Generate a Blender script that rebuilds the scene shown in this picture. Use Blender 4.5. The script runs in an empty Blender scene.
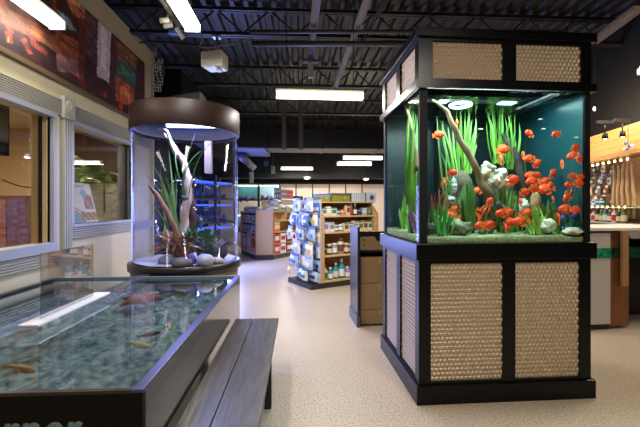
import bpy, math, random
from mathutils import Vector, Matrix, noise as mnoise
random.seed(7)
R = math.radians
sc = bpy.context.scene
COL = sc.collection
# ------------------------------------------------------------------ camera model
F = 380.0; HY = 206.0; EYE = 1.5; YAW = R(3.16)
FW = Vector((math.sin(YAW), math.cos(YAW), 0)); RT = Vector((math.cos(YAW), -math.sin(YAW), 0))
def W(px, py, D):
    v = FW*D + RT*((px-320)/F*D); v.z = EYE-(py-HY)/F*D
    return v
def on_wall(px, py, X):                 # where a sight line meets the plane x = X
    k = (px-320)/F
    D = X/(FW.x+RT.x*k)
    return W(px, py, D)
def to_px(p):
    D = p.x*FW.x+p.y*FW.y; c = p.x*RT.x+p.y*RT.y
    return 320+F*c/D, HY-F*(p.z-EYE)/D
# ------------------------------------------------------------------ colour / materials
def lin(c):
    return tuple((x/255/12.92) if x <= 10 else (((x/255)+.055)/1.055)**2.4 for x in c[:3])
MATS = {}
def _new(name):
    m = bpy.data.materials.new(name); m.use_nodes = True
    nt = m.node_tree; b = nt.nodes['Principled BSDF']
    return m, nt, b
def mat(name, col, rough=.5, metal=0, var=0, scale=8, bump=0, stretch=None, col2=None, coat=0, spec=None, detail=4, sheen=0):
    """plain or two-tone noisy principled material (colours 0-255 sRGB)"""
    if name in MATS: return MATS[name]
    m, nt, b = _new(name)
    c1 = lin(col)
    b.inputs['Base Color'].default_value = (*c1, 1)
    b.inputs['Roughness'].default_value = rough; b.inputs['Metallic'].default_value = metal
    if coat: b.inputs['Coat Weight'].default_value = coat; b.inputs['Coat Roughness'].default_value = .15
    if spec is not None: b.inputs['Specular IOR Level'].default_value = spec
    if var or bump or col2:
        tc = nt.nodes.new('ShaderNodeTexCoord'); mp = nt.nodes.new('ShaderNodeMapping')
        nt.links.new(tc.outputs['Object'], mp.inputs['Vector'])
        if stretch: mp.inputs['Scale'].default_value = stretch
        n = nt.nodes.new('ShaderNodeTexNoise'); n.inputs['Scale'].default_value = scale; n.inputs['Detail'].default_value = detail
        nt.links.new(mp.outputs[0], n.inputs['Vector'])
        if var or col2:
            cr = nt.nodes.new('ShaderNodeValToRGB')
            cr.color_ramp.elements[0].position = .35; cr.color_ramp.elements[1].position = .65
            if col2: a, c = lin(col), lin(col2)
            else: a, c = [x*(1-var) for x in c1], [min(1, x*(1+var)) for x in c1]
            cr.color_ramp.elements[0].color = (*a, 1); cr.color_ramp.elements[1].color = (*c, 1)
            nt.links.new(n.outputs['Fac'], cr.inputs[0]); nt.links.new(cr.outputs[0], b.inputs['Base Color'])
        if bump:
            bp = nt.nodes.new('ShaderNodeBump'); bp.inputs['Strength'].default_value = bump; bp.inputs['Distance'].default_value = .02
            nt.links.new(n.outputs['Fac'], bp.inputs['Height']); nt.links.new(bp.outputs[0], b.inputs['Normal'])
    MATS[name] = m
    return m
def emit(name, col, s):
    if name in MATS: return MATS[name]
    m, nt, b = _new(name)
    b.inputs['Base Color'].default_value = (*lin(col), 1)
    b.inputs['Emission Color'].default_value = (*lin(col), 1); b.inputs['Emission Strength'].default_value = s
    MATS[name] = m
    return m
def glass(name, tint=(1, 1, 1), ior=1.45, k=1.0, bump=0, scale=20, base=0.0, rough=0.0, stretch=None):
    m = bpy.data.materials.new(name); m.use_nodes = True; nt = m.node_tree
    for n in list(nt.nodes):
        if n.type != 'OUTPUT_MATERIAL': nt.nodes.remove(n)
    out = nt.nodes['Material Output']
    t = nt.nodes.new('ShaderNodeBsdfTransparent'); t.inputs[0].default_value = (*tint, 1)
    g = nt.nodes.new('ShaderNodeBsdfGlossy'); g.inputs['Roughness'].default_value = rough
    f0 = ((ior-1)/(ior+1))**2                       # Schlick's Fresnel curve, the same from both sides of a sheet
    fr = nt.nodes.new('ShaderNodeLayerWeight'); fr.inputs[0].default_value = .5
    pw = nt.nodes.new('ShaderNodeMath'); pw.operation = 'POWER'; pw.inputs[1].default_value = 5
    nt.links.new(fr.outputs['Facing'], pw.inputs[0])
    ma = nt.nodes.new('ShaderNodeMath'); ma.operation = 'MULTIPLY_ADD'
    ma.inputs[1].default_value = (1-f0)*k; ma.inputs[2].default_value = f0*k+base
    nt.links.new(pw.outputs[0], ma.inputs[0])
    mx = nt.nodes.new('ShaderNodeMixShader')
    nt.links.new(ma.outputs[0], mx.inputs[0]); nt.links.new(t.outputs[0], mx.inputs[1]); nt.links.new(g.outputs[0], mx.inputs[2])
    nt.links.new(mx.outputs[0], out.inputs[0])
    if bump:
        tc = nt.nodes.new('ShaderNodeTexCoord'); mp = nt.nodes.new('ShaderNodeMapping')
        if stretch: mp.inputs['Scale'].default_value = stretch
        n = nt.nodes.new('ShaderNodeTexNoise'); n.inputs['Scale'].default_value = scale
        nt.links.new(tc.outputs['Object'], mp.inputs[0]); nt.links.new(mp.outputs[0], n.inputs['Vector'])
        bp = nt.nodes.new('ShaderNodeBump'); bp.inputs['Strength'].default_value = bump; bp.inputs['Distance'].default_value = .01
        nt.links.new(n.outputs['Fac'], bp.inputs['Height'])
        nt.links.new(bp.outputs[0], g.inputs['Normal']); nt.links.new(bp.outputs[0], fr.inputs['Normal'])
    MATS[name] = m
    return m
def painted(name, rough=.4, emission=0):
    if name in MATS: return MATS[name]
    m, nt, b = _new(name)
    a = nt.nodes.new('ShaderNodeAttribute'); a.attribute_name = 'print'
    nt.links.new(a.outputs['Color'], b.inputs['Base Color']); b.inputs['Roughness'].default_value = rough
    if emission:
        nt.links.new(a.outputs['Color'], b.inputs['Emission Color']); b.inputs['Emission Strength'].default_value = emission
    MATS[name] = m
    return m
# ------------------------------------------------------------------ mesh builder
class MB:
    def __init__(s): s.v = []; s.f = []; s.m = []; s.sm = []
    def add(s, vs, fs, m=0, smooth=False):
        o = len(s.v); s.v += [tuple(v) for v in vs]
        for f in fs: s.f.append([i+o for i in f]); s.m.append(m); s.sm.append(smooth)
        return s
    def box(s, x0, x1, y0, y1, z0, z1, m=0):
        vs = [(x, y, z) for z in (z0, z1) for y in (y0, y1) for x in (x0, x1)]
        return s.add(vs, [(0, 2, 3, 1), (4, 5, 7, 6), (0, 1, 5, 4), (2, 6, 7, 3), (0, 4, 6, 2), (1, 3, 7, 5)], m)
    def prism(s, pts, axis, a, b, m=0):
        """2D outline pts extruded along axis ('x','y','z') between a and b"""
        def mk(p, t):
            return (t, p[0], p[1]) if axis == 'x' else ((p[0], t, p[1]) if axis == 'y' else (p[0], p[1], t))
        n = len(pts); vs = [mk(p, a) for p in pts]+[mk(p, b) for p in pts]
        fs = [tuple(range(n))[::-1], tuple(range(n, 2*n))]+[(i, (i+1) % n, n+(i+1) % n, n+i) for i in range(n)]
        return s.add(vs, fs, m)
    def tube(s, pts, rad, n=8, m=0, cap=True):
        pts = [Vector(p) for p in pts]
        if not isinstance(rad, (list, tuple)): rad = [rad]*len(pts)
        vs = []; up = Vector((0, 0, 1)); 
        for i, p in enumerate(pts):
            d = (pts[min(i+1, len(pts)-1)]-pts[max(i-1, 0)]).normalized()
            if i == 0:
                ref = up if abs(d.z) < .95 else Vector((1, 0, 0)); a = d.cross(ref).normalized()
            else:
                a = (a-d*a.dot(d)).normalized()
            b = d.cross(a)
            for k in range(n):
                t = 2*math.pi*k/n; vs.append(p+(a*math.cos(t)+b*math.sin(t))*rad[i])
        fs = []
        for i in range(len(pts)-1):
            for k in range(n):
                fs.append((i*n+k, i*n+(k+1) % n, (i+1)*n+(k+1) % n, (i+1)*n+k))
        if cap: fs += [tuple(range(n))[::-1], tuple(range((len(pts)-1)*n, len(pts)*n))]
        return s.add(vs, fs, m, True)
    def lathe(s, prof, n=48, c=(0, 0, 0), m=0, smooth=True, closed=False):
        vs = []; k = len(prof)
        for r, z in prof:
            for i in range(n):
                t = 2*math.pi*i/n; vs.append((c[0]+r*math.cos(t), c[1]+r*math.sin(t), c[2]+z))
        fs = []
        for j in range(k if closed else k-1):
            j2 = (j+1) % k
            for i in range(n):
                fs.append((j*n+i, j*n+(i+1) % n, j2*n+(i+1) % n, j2*n+i))
        return s.add(vs, fs, m, smooth)
    def blob(s, c, r, nu=14, nv=9, rough=0, seed=0, m=0, smooth=True):
        vs = []; fs = []; 
        for j in range(nv+1):
            ph = math.pi*j/nv
            for i in range(nu):
                th = 2*math.pi*i/nu
                d = Vector((math.sin(ph)*math.cos(th), math.sin(ph)*math.sin(th), math.cos(ph)))
                k = 1+rough*mnoise.noise(d*1.6+Vector((seed*3.1, seed*1.7, seed)))+rough*.5*mnoise.noise(d*4+Vector((seed, 0, 0)))
                vs.append((c[0]+d.x*r[0]*k, c[1]+d.y*r[1]*k, c[2]+d.z*r[2]*k))
        for j in range(nv):
            for i in range(nu):
                fs.append((j*nu+i, (j+1)*nu+i, (j+1)*nu+(i+1) % nu, j*nu+(i+1) % nu))
        return s.add(vs, fs, m, smooth)
    def blade(s, base, tip, width, bend=(0, 0, 0), n=5, m=0, side=None):
        """a tapering ribbon leaf with a folded midrib, from base to tip"""
        b, t = Vector(base), Vector(tip); bend = Vector(bend); d = (t-b)
        a = Vector(side) if side else d.cross(Vector((random.uniform(-1, 1), random.uniform(-1, 1), .1))).normalized()
        if a.length < .01: a = Vector((1, 0, 0))
        up = d.cross(a).normalized()*width*.25
        vs = []
        for i in range(n+1):
            u = i/n; p = b+d*u+bend*(4*u*(1-u))
            w = width*(.6+.8*u-1.4*u**3) if u < 1 else 0
            w = max(w, width*.03)
            vs += [p-a*w, p+up*(1-u), p+a*w]
        fs = []
        for i in range(n):
            o = i*3; fs += [(o, o+1, o+4, o+3), (o+1, o+2, o+5, o+4)]
        return s.add(vs, fs, m, True)
    def build(s, name, mats, parent=None, loc=None, rotz=0, bevel=0, kind=None, subsurf=0):
        me = bpy.data.meshes.new(name); me.from_pydata(s.v, [], s.f)
        if not isinstance(mats, (list, tuple)): mats = [mats]
        for q in mats: me.materials.append(q)
        for p, mi, sm in zip(me.polygons, s.m, s.sm): p.material_index = mi; p.use_smooth = sm
        me.update()
        o = bpy.data.objects.new(name, me); COL.objects.link(o)
        if parent: o.parent = parent
        if loc is not None: o.location = loc
        o.rotation_euler.z = rotz
        if bevel:
            b = o.modifiers.new('bevel', 'BEVEL'); b.width = bevel; b.segments = 2; b.limit_method = 'ANGLE'
        if subsurf:
            b = o.modifiers.new('sub', 'SUBSURF'); b.levels = b.render_levels = subsurf
        if kind: o['kind'] = kind
        return o
def tag(o, label, cat, group=None, kind=None):
    o['label'] = label; o['category'] = cat
    if group: o['group'] = group
    if kind: o['kind'] = kind
    return o
def thing(name, label, cat, loc=(0, 0, 0), rotz=0, group=None):
    o = bpy.data.objects.new(name, None); COL.objects.link(o)
    o.location = loc; o.rotation_euler.z = rotz; o.empty_display_size = .05
    return tag(o, label, cat, group)
def paint_grid(P00, P10, P11, P01, nu, nv, fn):
    """flat printed sheet: bilinear grid with a colour per corner from fn(u, v, point) -> 0..255 colour"""
    b = MB(); vs = []; cs = []
    P00, P10, P11, P01 = map(Vector, (P00, P10, P11, P01))
    for j in range(nv+1):
        for i in range(nu+1):
            u, v = i/nu, j/nv
            p = P00*(1-u)*(1-v)+P10*u*(1-v)+P11*u*v+P01*(1-u)*v
            vs.append(p); cs.append(lin(fn(u, v, p)))
    b.add(vs, [(j*(nu+1)+i, j*(nu+1)+i+1, (j+1)*(nu+1)+i+1, (j+1)*(nu+1)+i) for j in range(nv) for i in range(nu)])
    return b, cs
def set_print(o, cs):
    ca = o.data.color_attributes.new('print', 'FLOAT_COLOR', 'POINT')
    for i, c in enumerate(cs): ca.data[i].color = (*c, 1)
def inpoly(x, y, P):
    r = False; j = len(P)-1
    for i in range(len(P)):
        if (P[i][1] > y) != (P[j][1] > y) and x < (P[j][0]-P[i][0])*(y-P[i][1])/(P[j][1]-P[i][1])+P[i][0]: r = not r
        j = i
    return r
# ------------------------------------------------------------------ materials used in several places
M_black = mat('black_paint', (9, 9, 9), .3, spec=.25)
M_blackmatte = mat('black_matte', (13, 13, 14), .6, spec=.3)
M_ceil = mat('dark_steel_deck', (45, 43, 41), .45, metal=.4, var=.25, scale=1.2)
M_joist = mat('dark_joist_paint', (30, 29, 30), .5)
M_duct = mat('black_duct', (22, 21, 25), .45)
M_cream = mat('cream_wall', (196, 185, 152), .6, var=.04, scale=3)
M_trim = mat('cream_trim', (160, 158, 146), .45)
M_wood = mat('birch_wood', (205, 164, 110), .45, col2=(186, 142, 88), scale=5, stretch=(1, 1, 12))
M_steel = mat('galvanised_steel', (150, 148, 145), .4, metal=.8)
M_white = mat('white_plastic', (222, 220, 212), .4)
M_glass = glass('clear_glass', (.97, .985, .98), 1.45, .8)
M_acryl = glass('clear_acrylic', (.96, .97, .98), 1.4, .75)
# ------------------------------------------------------------------ setting
def floor_mat():
    m, nt, b = _new('terrazzo_floor')
    tc = nt.nodes.new('ShaderNodeTexCoord')
    v = nt.nodes.new('ShaderNodeTexVoronoi'); v.inputs['Scale'].default_value = 110
    n = nt.nodes.new('ShaderNodeTexNoise'); n.inputs['Scale'].default_value = 85; n.inputs['Detail'].default_value = 5
    n2 = nt.nodes.new('ShaderNodeTexNoise'); n2.inputs['Scale'].default_value = .8
    for q in (v, n, n2): nt.links.new(tc.outputs['Object'], q.inputs['Vector'])
    r = nt.nodes.new('ShaderNodeValToRGB'); e = r.color_ramp.elements
    e[0].position = .36; e[0].color = (*lin((140, 118, 96)), 1); e[1].position = .52; e[1].color = (*lin((198, 183, 163)), 1)
    nt.links.new(n.outputs['Fac'], r.inputs[0])
    r2 = nt.nodes.new('ShaderNodeValToRGB'); e = r2.color_ramp.elements
    e[0].position = .0; e[0].color = (.62, .55, .48, 1); e[1].position = .35; e[1].color = (1, 1, 1, 1)
    nt.links.new(v.outputs['Color'], r2.inputs[0])
    mx = nt.nodes.new('ShaderNodeMixRGB'); mx.blend_type = 'MULTIPLY'; mx.inputs[0].default_value = .6
    nt.links.new(r.outputs[0], mx.inputs[1]); nt.links.new(r2.outputs[0], mx.inputs[2])
    nt.links.new(mx.outputs[0], b.inputs['Base Color'])
    b.inputs['Roughness'].default_value = .33
    return m
MB().add([(-12, -4, 0), (9, -4, 0), (9, 17, 0), (-12, 17, 0)], [(0, 1, 2, 3)]).build('floor', floor_mat(), kind='structure')
# corrugated deck, ribs run away from the camera
dk = MB(); DECK = 4.65; x = -12.0; prof = []
while x < 9:
    prof += [(x, DECK), (x+.09, DECK), (x+.12, DECK+.06), (x+.19, DECK+.06)]; x += .22
vs = [(p[0], -4, p[1]) for p in prof]+[(p[0], 17, p[1]) for p in prof]; n = len(prof)
dk.add(vs, [(i, n+i, n+i+1, i+1) for i in range(n-1)])
dk.build('ceiling', M_ceil, kind='structure')
JB = 4.22
for k, yj in enumerate((3.5, 6.05, 8.55, 11.1, 13.6, 15.6)):
    b = MB()
    for z in (DECK-.04, JB):
        b.box(-12, 9, yj-.06, yj-.01, z-.05, z); b.box(-12, 9, yj+.01, yj+.06, z-.05, z)
    x = -11.8; up = True
    while x < 8.6:
        b.tube([(x, yj, JB if up else DECK-.05), (x+.42, yj, DECK-.05 if up else JB)], .014, 6); x += .42; up = not up
    b.build('ceiling_joist' if k == 0 else 'ceiling_joist', M_joist, kind='structure')
# outer shell
b = MB().box(-12, 9, 16.4, 16.6, 2.5, 5)
b.build('wall_back_upper', M_blackmatte, kind='structure')
MB().box(-12, 9, 16.3, 16.6, 0, 2.5).build('wall_back', mat('pale_pink_wall', (226, 208, 192), .6), kind='structure')
MB().box(-12.2, -12, -4, 17, 0, 5).build('wall_left_far', M_blackmatte, kind='structure')
MB().box(9, 9.2, -4, 17, 0, 5).build('wall_right_far', M_blackmatte, kind='structure')
# ---- left wall with two window openings
WX = -2.6
def Yw(px): return on_wall(px, HY, WX).y
Y1a, Y1b = .4, Yw(50); Y2a, Y2b = Yw(71), Yw(131); YE = Yw(152); YP0, YP1 = Yw(60), Yw(69)
Z1, Z2, ZT, WH = 1.12, 1.29, 2.45, 4.23
wl = MB(); x0, x1 = WX-.18, WX
wl.box(x0, x1, -1, Y1a, 0, WH); wl.box(x0, x1, Y1a, Y1b, 0, Z1-.02); wl.box(x0, x1, Y1a, Y1b, ZT, WH)
wl.box(x0, x1, Y1b, Y2a, 0, WH); wl.box(x0, x1, Y2a, Y2b, 0, Z2-.02); wl.box(x0, x1, Y2a, Y2b, ZT, WH); wl.box(x0, x1, Y2b, YE, 0, WH)
wl.build('wall_left', M_cream, kind='structure')
M_flute = M_trim
def flute(ya, yb, za, zb, n, name):
    b = MB().box(WX, WX+.02, ya, yb, za, zb)
    h = (zb-za)/n
    for i in range(n):
        zc = za+h*(i+.5)
        b.prism([(WX+.02, zc-h*.33), (WX+.034, zc-h*.2), (WX+.034, zc+h*.2), (WX+.02, zc+h*.33)], 'y', ya, yb) if False else None
        vs = []
        P = [(WX+.018, zc-h*.36), (WX+.036, zc-h*.2), (WX+.036, zc+h*.2), (WX+.018, zc+h*.36)]
        vs = [(p[0], ya, p[1]) for p in P]+[(p[0], yb, p[1]) for p in P]
        b.add(vs, [(0, 1, 5, 4), (1, 2, 6, 5), (2, 3, 7, 6), (0, 4, 7, 3), (0, 3, 2, 1), (4, 5, 6, 7)])
    return b.build(name, M_flute, kind='structure')
flute(-.9, YP0-.02, 2.48, 2.66, 8, 'trim_1'); flute(YP1+.02, YE-.05, 2.48, 2.66, 8, 'trim_2')
flute(-.9, YP0-.02, .885, 1.02, 5, 'trim_3'); flute(YP1+.02, YE-.05, 1.125, 1.255, 5, 'trim_4')
# pilaster between the windows with a rosette block
b = MB().box(WX, WX+.03, YP0, YP1, 1.0, 2.46)
w = (YP1-YP0)/4
for i in range(4):
    c = YP0+w*(i+.5); b.box(WX+.03, WX+.045, c-w*.3, c+w*.3, 1.03, 2.46)
b.box(WX, WX+.06, YP0-.02, YP1+.02, 2.46, 2.7)
yc = (YP0+YP1)/2
for r, h in ((.085, .012), (.06, .02), (.03, .03)):
    vs = [(WX+.06+d, yc+r*math.cos(t*.2618), 2.58+r*math.sin(t*.2618)) for d in (0, h) for t in range(24)]
    b.add(vs, [tuple(range(24, 48))]+[(i, (i+1) % 24, 24+(i+1) % 24, 24+i) for i in range(24)])
b.build('trim_5', M_trim, kind='structure')
MB().box(WX, WX+.05, -1, YE, 2.83, 2.875).build('trim_6', mat('brown_picture_rail', (94, 78, 52), .5), kind='structure')
MB().box(WX-.2, WX+.03, YE-.02, YE+.02, 0, WH).build('trim_7', M_cream, kind='structure')
# window frames and panes
M_frame = mat('pale_grey_frame', (152, 154, 164), .4)
M_jamb = mat('tan_jamb', (190, 165, 120), .5)
for k, (ya, yb, zb) in enumerate(((Y1a, Y1b, Z1), (Y2a, Y2b, Z2))):
    w = thing('window_%d' % (k+1), '', 'window'); del w['label']; del w['category']; w['kind'] = 'structure'
    b = MB()
    b.box(WX-.03, WX+.045, ya-.05, yb+.05, ZT-.02, ZT+.03)
    if k == 0: b.box(WX-.03, WX+.05, ya-.05, yb+.05, zb-.1, zb)
    else: b.box(WX-.03, WX+.045, ya-.03, yb+.05, zb-.035, zb)
    b.box(WX-.03, WX+.04, yb, yb+.05, zb, ZT); b.box(WX-.03, WX+.04, ya-.05, ya, zb, ZT)
    b.build('window_frame', M_frame, w, bevel=.005)
    j = MB().box(WX-.18, WX-.03, yb-.012, yb+.02, zb-.02, ZT).box(WX-.18, WX-.03, ya-.02, ya+.012, zb-.02, ZT).box(WX-.18, WX-.03, ya, yb, zb-.025, zb-.012)
    j.build('window_jamb', M_jamb if k == 0 else mat('dark_jamb', (46, 40, 36), .5), w)
    MB().box(WX-.1, WX-.07, yb-.03, yb-.012, zb, ZT-.02).build('window_seal', M_blackmatte, w)
    MB().box(WX-.09, WX-.082, ya+.01, yb-.012, zb-.012, ZT).build('window_pane', glass('window_glass', (.93, .93, .92), 1.5, 1.2, base=.02), w)
# ---- office behind the windows
M_tan = mat('tan_office_wall', (190, 162, 120), .6)
MB().box(-6.2, WX-.18, 8.2, 8.3, 0, 3.1).build('wall_office_back', M_tan, kind='structure')
MB().box(-6.3, -6.2, 0, 8.3, 0, 3.1).build('wall_office_left', M_tan, kind='structure')
MB().box(-6.3, WX-.18, -.1, 0, 0, 3.1).build('wall_office_front', M_tan, kind='structure')
MB().box(WX-.19, WX-.17, YE+.02, 8.3, 0, 4.2).build('wall_office_right', M_blackmatte, kind='structure')
MB().box(-6.3, WX-.19, -.1, 8.3, 3.1, 3.15).build('ceiling_office', M_white, kind='structure')
MB().box(-6.2, WX-.19, 0, 8.2, .001, .01).build('floor_office', mat('office_carpet', (80, 66, 52), .9), kind='structure')
MB().box(-4.7, WX-.19, 8.12, 8.19, 0, 3.0).build('wall_office_panel', mat('brown_panelling', (70, 46, 30), .5, var=.2, scale=4, stretch=(6, 1, .3)), kind='structure')
b = thing('wooden_cabinet', 'dark brown wooden cabinet in the office behind the nearer window', 'cabinet', (-5.05, 7.2, 0))
M_dkwood = mat('dark_red_wood', (58, 30, 20), .4, var=.25, scale=4, stretch=(1, 1, 10))
MB().box(-.45, .42, -.3, .5, 0, 1.68).build('body', M_dkwood, b, bevel=.01)
MB().box(-.44, -.02, -.33, -.3, .1, 1.62).build('door', mat('orange_wood', (92, 48, 26), .4, var=.2, scale=4, stretch=(1, 1, 10)), b)
MB().box(0, .4, -.33, -.3, .1, 1.62).build('door', M_dkwood, b)
t = thing('wall_television', 'black flat television high at the edge of the nearer office window', 'television', on_wall(6, 130, -3.6))
MB().box(-.03, .03, -.75, .02, -.32, .36).build('casing', M_blackmatte, t, bevel=.008)
MB().box(.03, .034, -.72, -.01, -.29, .33).build('screen', mat('screen_black', (12, 14, 24), .1), t)
b = MB(); pts = []
for i in range(13):
    u = i/12; p = Vector((-6.1+1.25*u, 8.17, 2.05-.28*4*u*(1-u)*.6)); pts.append(p)
b.tube(pts, .008, 6); tag(b.build('drooping_string', M_blackmatte), 'thin dark string drooping across the tan office wall', 'string')  # a plain thin cord drooping along the wall
# palms inside
M_palm = mat('dark_palm_green', (104, 122, 66), .5, var=.3, scale=6)
def palm(loc, h, n, label, seed):
    random.seed(seed)
    t = thing('potted_palm', label, 'palm', loc, 0, 'potted palms in the office window')
    b = MB().lathe([(0, 0), (.16, 0), (.2, .34), (.17, .34), (.16, .3), (0, .3)], 20); b.build('pot', mat('brown_pot', (70, 50, 38), .5), t)
    s = MB(); f = MB()
    for k in range(n):
        a = 2*math.pi*k/n+random.uniform(-.3, .3); L = random.uniform(.5, .8)*h*.33; el = random.uniform(.6, 1.25)
        p0 = Vector((0, 0, .3)); z0 = random.uniform(.4, .7)*h
        d = Vector((math.cos(a)*math.cos(el), math.sin(a)*math.cos(el), math.sin(el)))
        stem = [p0, Vector((d.x*.08, d.y*.08, z0*.6)), Vector((d.x*.15, d.y*.15, z0))]
        tip = stem[-1]+d*L+Vector((0, 0, -.25*L))
        mid = stem[-1]+d*L*.5+Vector((0, 0, .03))
        s.tube(stem+[mid, tip], [.014, .012, .01, .006, .003], 6)
        sd = Vector((-math.sin(a), math.cos(a), 0))
        for i in range(1, 15):
            u = i/15; q = (stem[-1]*(1-u)**2+mid*2*u*(1-u)+tip*u*u)
            for sg in (-1, 1):
                f.blade(q, q+(d*.6+sd*sg*.9)*(.3*(1-.55*u))*h*.5+Vector((0, 0, -.1*h*.5)), .018, n=3)
    s.build('stem', mat('palm_stem', (92, 84, 48), .6), t); f.build('foliage', M_palm, t)
palm((-3.55, 6.25, 0), 2.8, 18, 'dark green palm standing behind the white sign in the far window', 3)
palm((-3.65, 7.4, 0), 2.8, 18, 'dark green palm at the far end of the far window', 5)
# white sign on the window sill
def sign_fn(u, v, p):
    c = (226, 228, 238)
    if .1 < u < .75 and .88 < v < .94 and (int(u*40) % 3): c = (200, 150, 190)
    if u < .55 and .45 < v < .82 and int(v*36) % 2: c = (205, 210, 222)
    if .62 < u < .95 and .34 < v < .72:
        k = int(u*14)+int(v*9); c = [(150, 60, 60), (60, 60, 130), (190, 150, 120), (70, 70, 170)][k % 4]
    if (u-.66)**2+(v-.74)**2 < .012: c = (90, 170, 220)
    cv = .34+.1*math.cos(u*5)
    if abs(v-cv+.0) < .025 and u < .7: c = (224, 140, 80)
    if v < cv-.06 and u < .55: c = (90, 165, 230)
    if u > .42 and .06 < v < .26: k = int(u*22)*7+int(v*18)*3; c = [(60, 40, 90), (170, 80, 80), (40, 40, 60), (200, 170, 150)][k % 4]
    return c
sx = WX-.155
ya, yb = on_wall(69, 206, sx).y, on_wall(97, 206, sx).y
bg, cs = paint_grid((sx+.02, ya, 1.285), (sx+.02, yb, 1.285), (sx-.06, yb-.08, 1.79), (sx-.06, ya-.05, 1.81), 54, 54, sign_fn)
# ------------------------------------------------------------------ printed mural on the left wall
SIGN = bg.build('information_sign', painted('printed_sign', .35)); set_print(SIGN, cs)
tag(SIGN, 'white and blue printed information sign with small photos on the far window sill', 'sign')
sol = SIGN.modifiers.new('thick', 'SOLIDIFY'); sol.thickness = .006
MURAL = [([(0, 5), (45, 28), (80, 50), (80, 62), (40, 42), (0, 22)], (100, 58, 36)),
 ([(30, 24), (55, 38), (80, 56), (80, 70), (55, 54), (30, 34)], (134, 80, 48)),
 ([(54, 28), (79, 42), (79, 78), (66, 70), (56, 48)], (166, 84, 38)),
 ([(0, 30), (20, 38), (50, 56), (60, 72), (80, 90), (40, 66), (0, 44)], (44, 18, 18)),
 ([(0, 44), (24, 56), (52, 72), (66, 84), (66, 92), (30, 70), (0, 54)], (88, 30, 32)), ([(24, 34), (46, 44), (62, 58), (58, 60), (40, 50), (22, 40)], (36, 14, 14)), ([(5, 32), (11, 31), (13, 44), (6, 42)], (120, 50, 30)), ([(7, 36), (9, 36), (10, 42), (8, 42)], (226, 130, 60)),
 ([(20, 40), (25, 38), (34, 54), (29, 54)], (120, 50, 40)), ([(29, 36), (35, 36), (37, 44), (48, 52), (46, 56), (32, 47)], (116, 46, 38)),
 ([(56, 54), (76, 60), (82, 74), (58, 72)], (128, 88, 88)),
 ([(40, -20), (62, 0), (80, 14), (80, 40), (60, 30), (48, 12)], (74, 32, 26)), ([(52, 0), (56, 0), (60, 26), (55, 22)], (150, 70, 40)),
 ([(58, 10), (69, 17), (77, 32), (66, 28)], (112, 140, 150)), ([(61, 13), (68, 18), (73, 27), (66, 25)], (176, 200, 214)),
 ([(58, -20), (85, -5), (86, 22), (72, 14)], (196, 116, 66)), ([(66, -6), (80, 2), (80, 8), (66, 0)], (236, 176, 120)),
 ([(79, 16), (85, 20), (86, 90), (79, 84)], (110, 42, 28)),
 ([(85, 8), (98, 20), (97, 77), (85, 52)], (104, 66, 66)), ([(85, 52), (97, 66), (98, 96), (84, 90)], (62, 24, 24)),
 ([(98, 20), (112, 33), (111, 84), (97, 76)], (226, 214, 218)), ([(101, 26), (107, 31), (106, 70), (101, 66)], (246, 244, 248)),
 ([(111, 33), (118, 40), (117, 98), (109, 86)], (92, 44, 52)),
 ([(117, 40), (138, 57), (138, 72), (117, 58)], (142, 92, 64)),
 ([(117, 58), (138, 70), (137, 89), (117, 76)], (62, 104, 92)), ([(121, 64), (130, 69), (129, 78), (121, 72)], (96, 140, 84)), ([(130, 72), (136, 75), (136, 84), (130, 80)], (80, 120, 130)),
 ([(115, 76), (134, 88), (133, 108), (116, 100)], (204, 96, 54)), ([(120, 84), (130, 90), (129, 100), (120, 94)], (236, 140, 80)),
 ([(137, 55), (146, 60), (146, 100), (134, 108)], (76, 32, 26)),
 ([(98, 84), (116, 96), (116, 106), (98, 98)], (70, 24, 26)), ([(104, 92), (107, 92), (107, 98), (104, 97)], (170, 60, 50)), ([(119, 100), (123, 101), (123, 112), (119, 108)], (206, 60, 44))]
def mural_fn(u, v, p):
    x, y = to_px(p); c = (58, 28, 22)
    x += .8*mnoise.noise(p*9)+.7*mnoise.noise(p*40); y += 1.0*mnoise.noise(p*7)+.8*mnoise.noise(p*37)
    for P, q in MURAL:
        if inpoly(x, y, P): c = q
    if c == (104, 66, 66) and (p.z*14) % 1 < .14: c = (60, 36, 38)
    if c in ((166, 84, 38), (196, 116, 66), (142, 92, 64)) and (p.z*9+.6*mnoise.noise(p*3)) % 1 < .12: c = (100, 48, 26)
    if c == (58, 28, 22) and mnoise.noise(p*5) > .32: c = (112, 52, 34)
    k = 1+(.12 if min(c) > 180 else .38)*mnoise.noise(Vector((p.y*9, p.z*13, 0)))+(.06 if min(c) > 180 else .28)*mnoise.noise(Vector((p.y*5+p.z*16, p.z*34, 5)))+.16*mnoise.noise(p*45)
    return tuple(max(0, min(255, q*k*.98)) for q in c)
yA, yB = 1.2, Yw(144)
bg, cs = paint_grid((WX+.012, yA, 2.88), (WX+.012, yB, 2.88), (WX+.012, yB, 3.9), (WX+.012, yA, 3.9), 480, 100, mural_fn)
o = bg.build('wall_mural', painted('printed_mural', .7)); set_print(o, cs)
sol = o.modifiers.new('thick', 'SOLIDIFY'); sol.thickness = .01
tag(o, 'long printed mural of a wooden cabin interior above the windows', 'mural')

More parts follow.
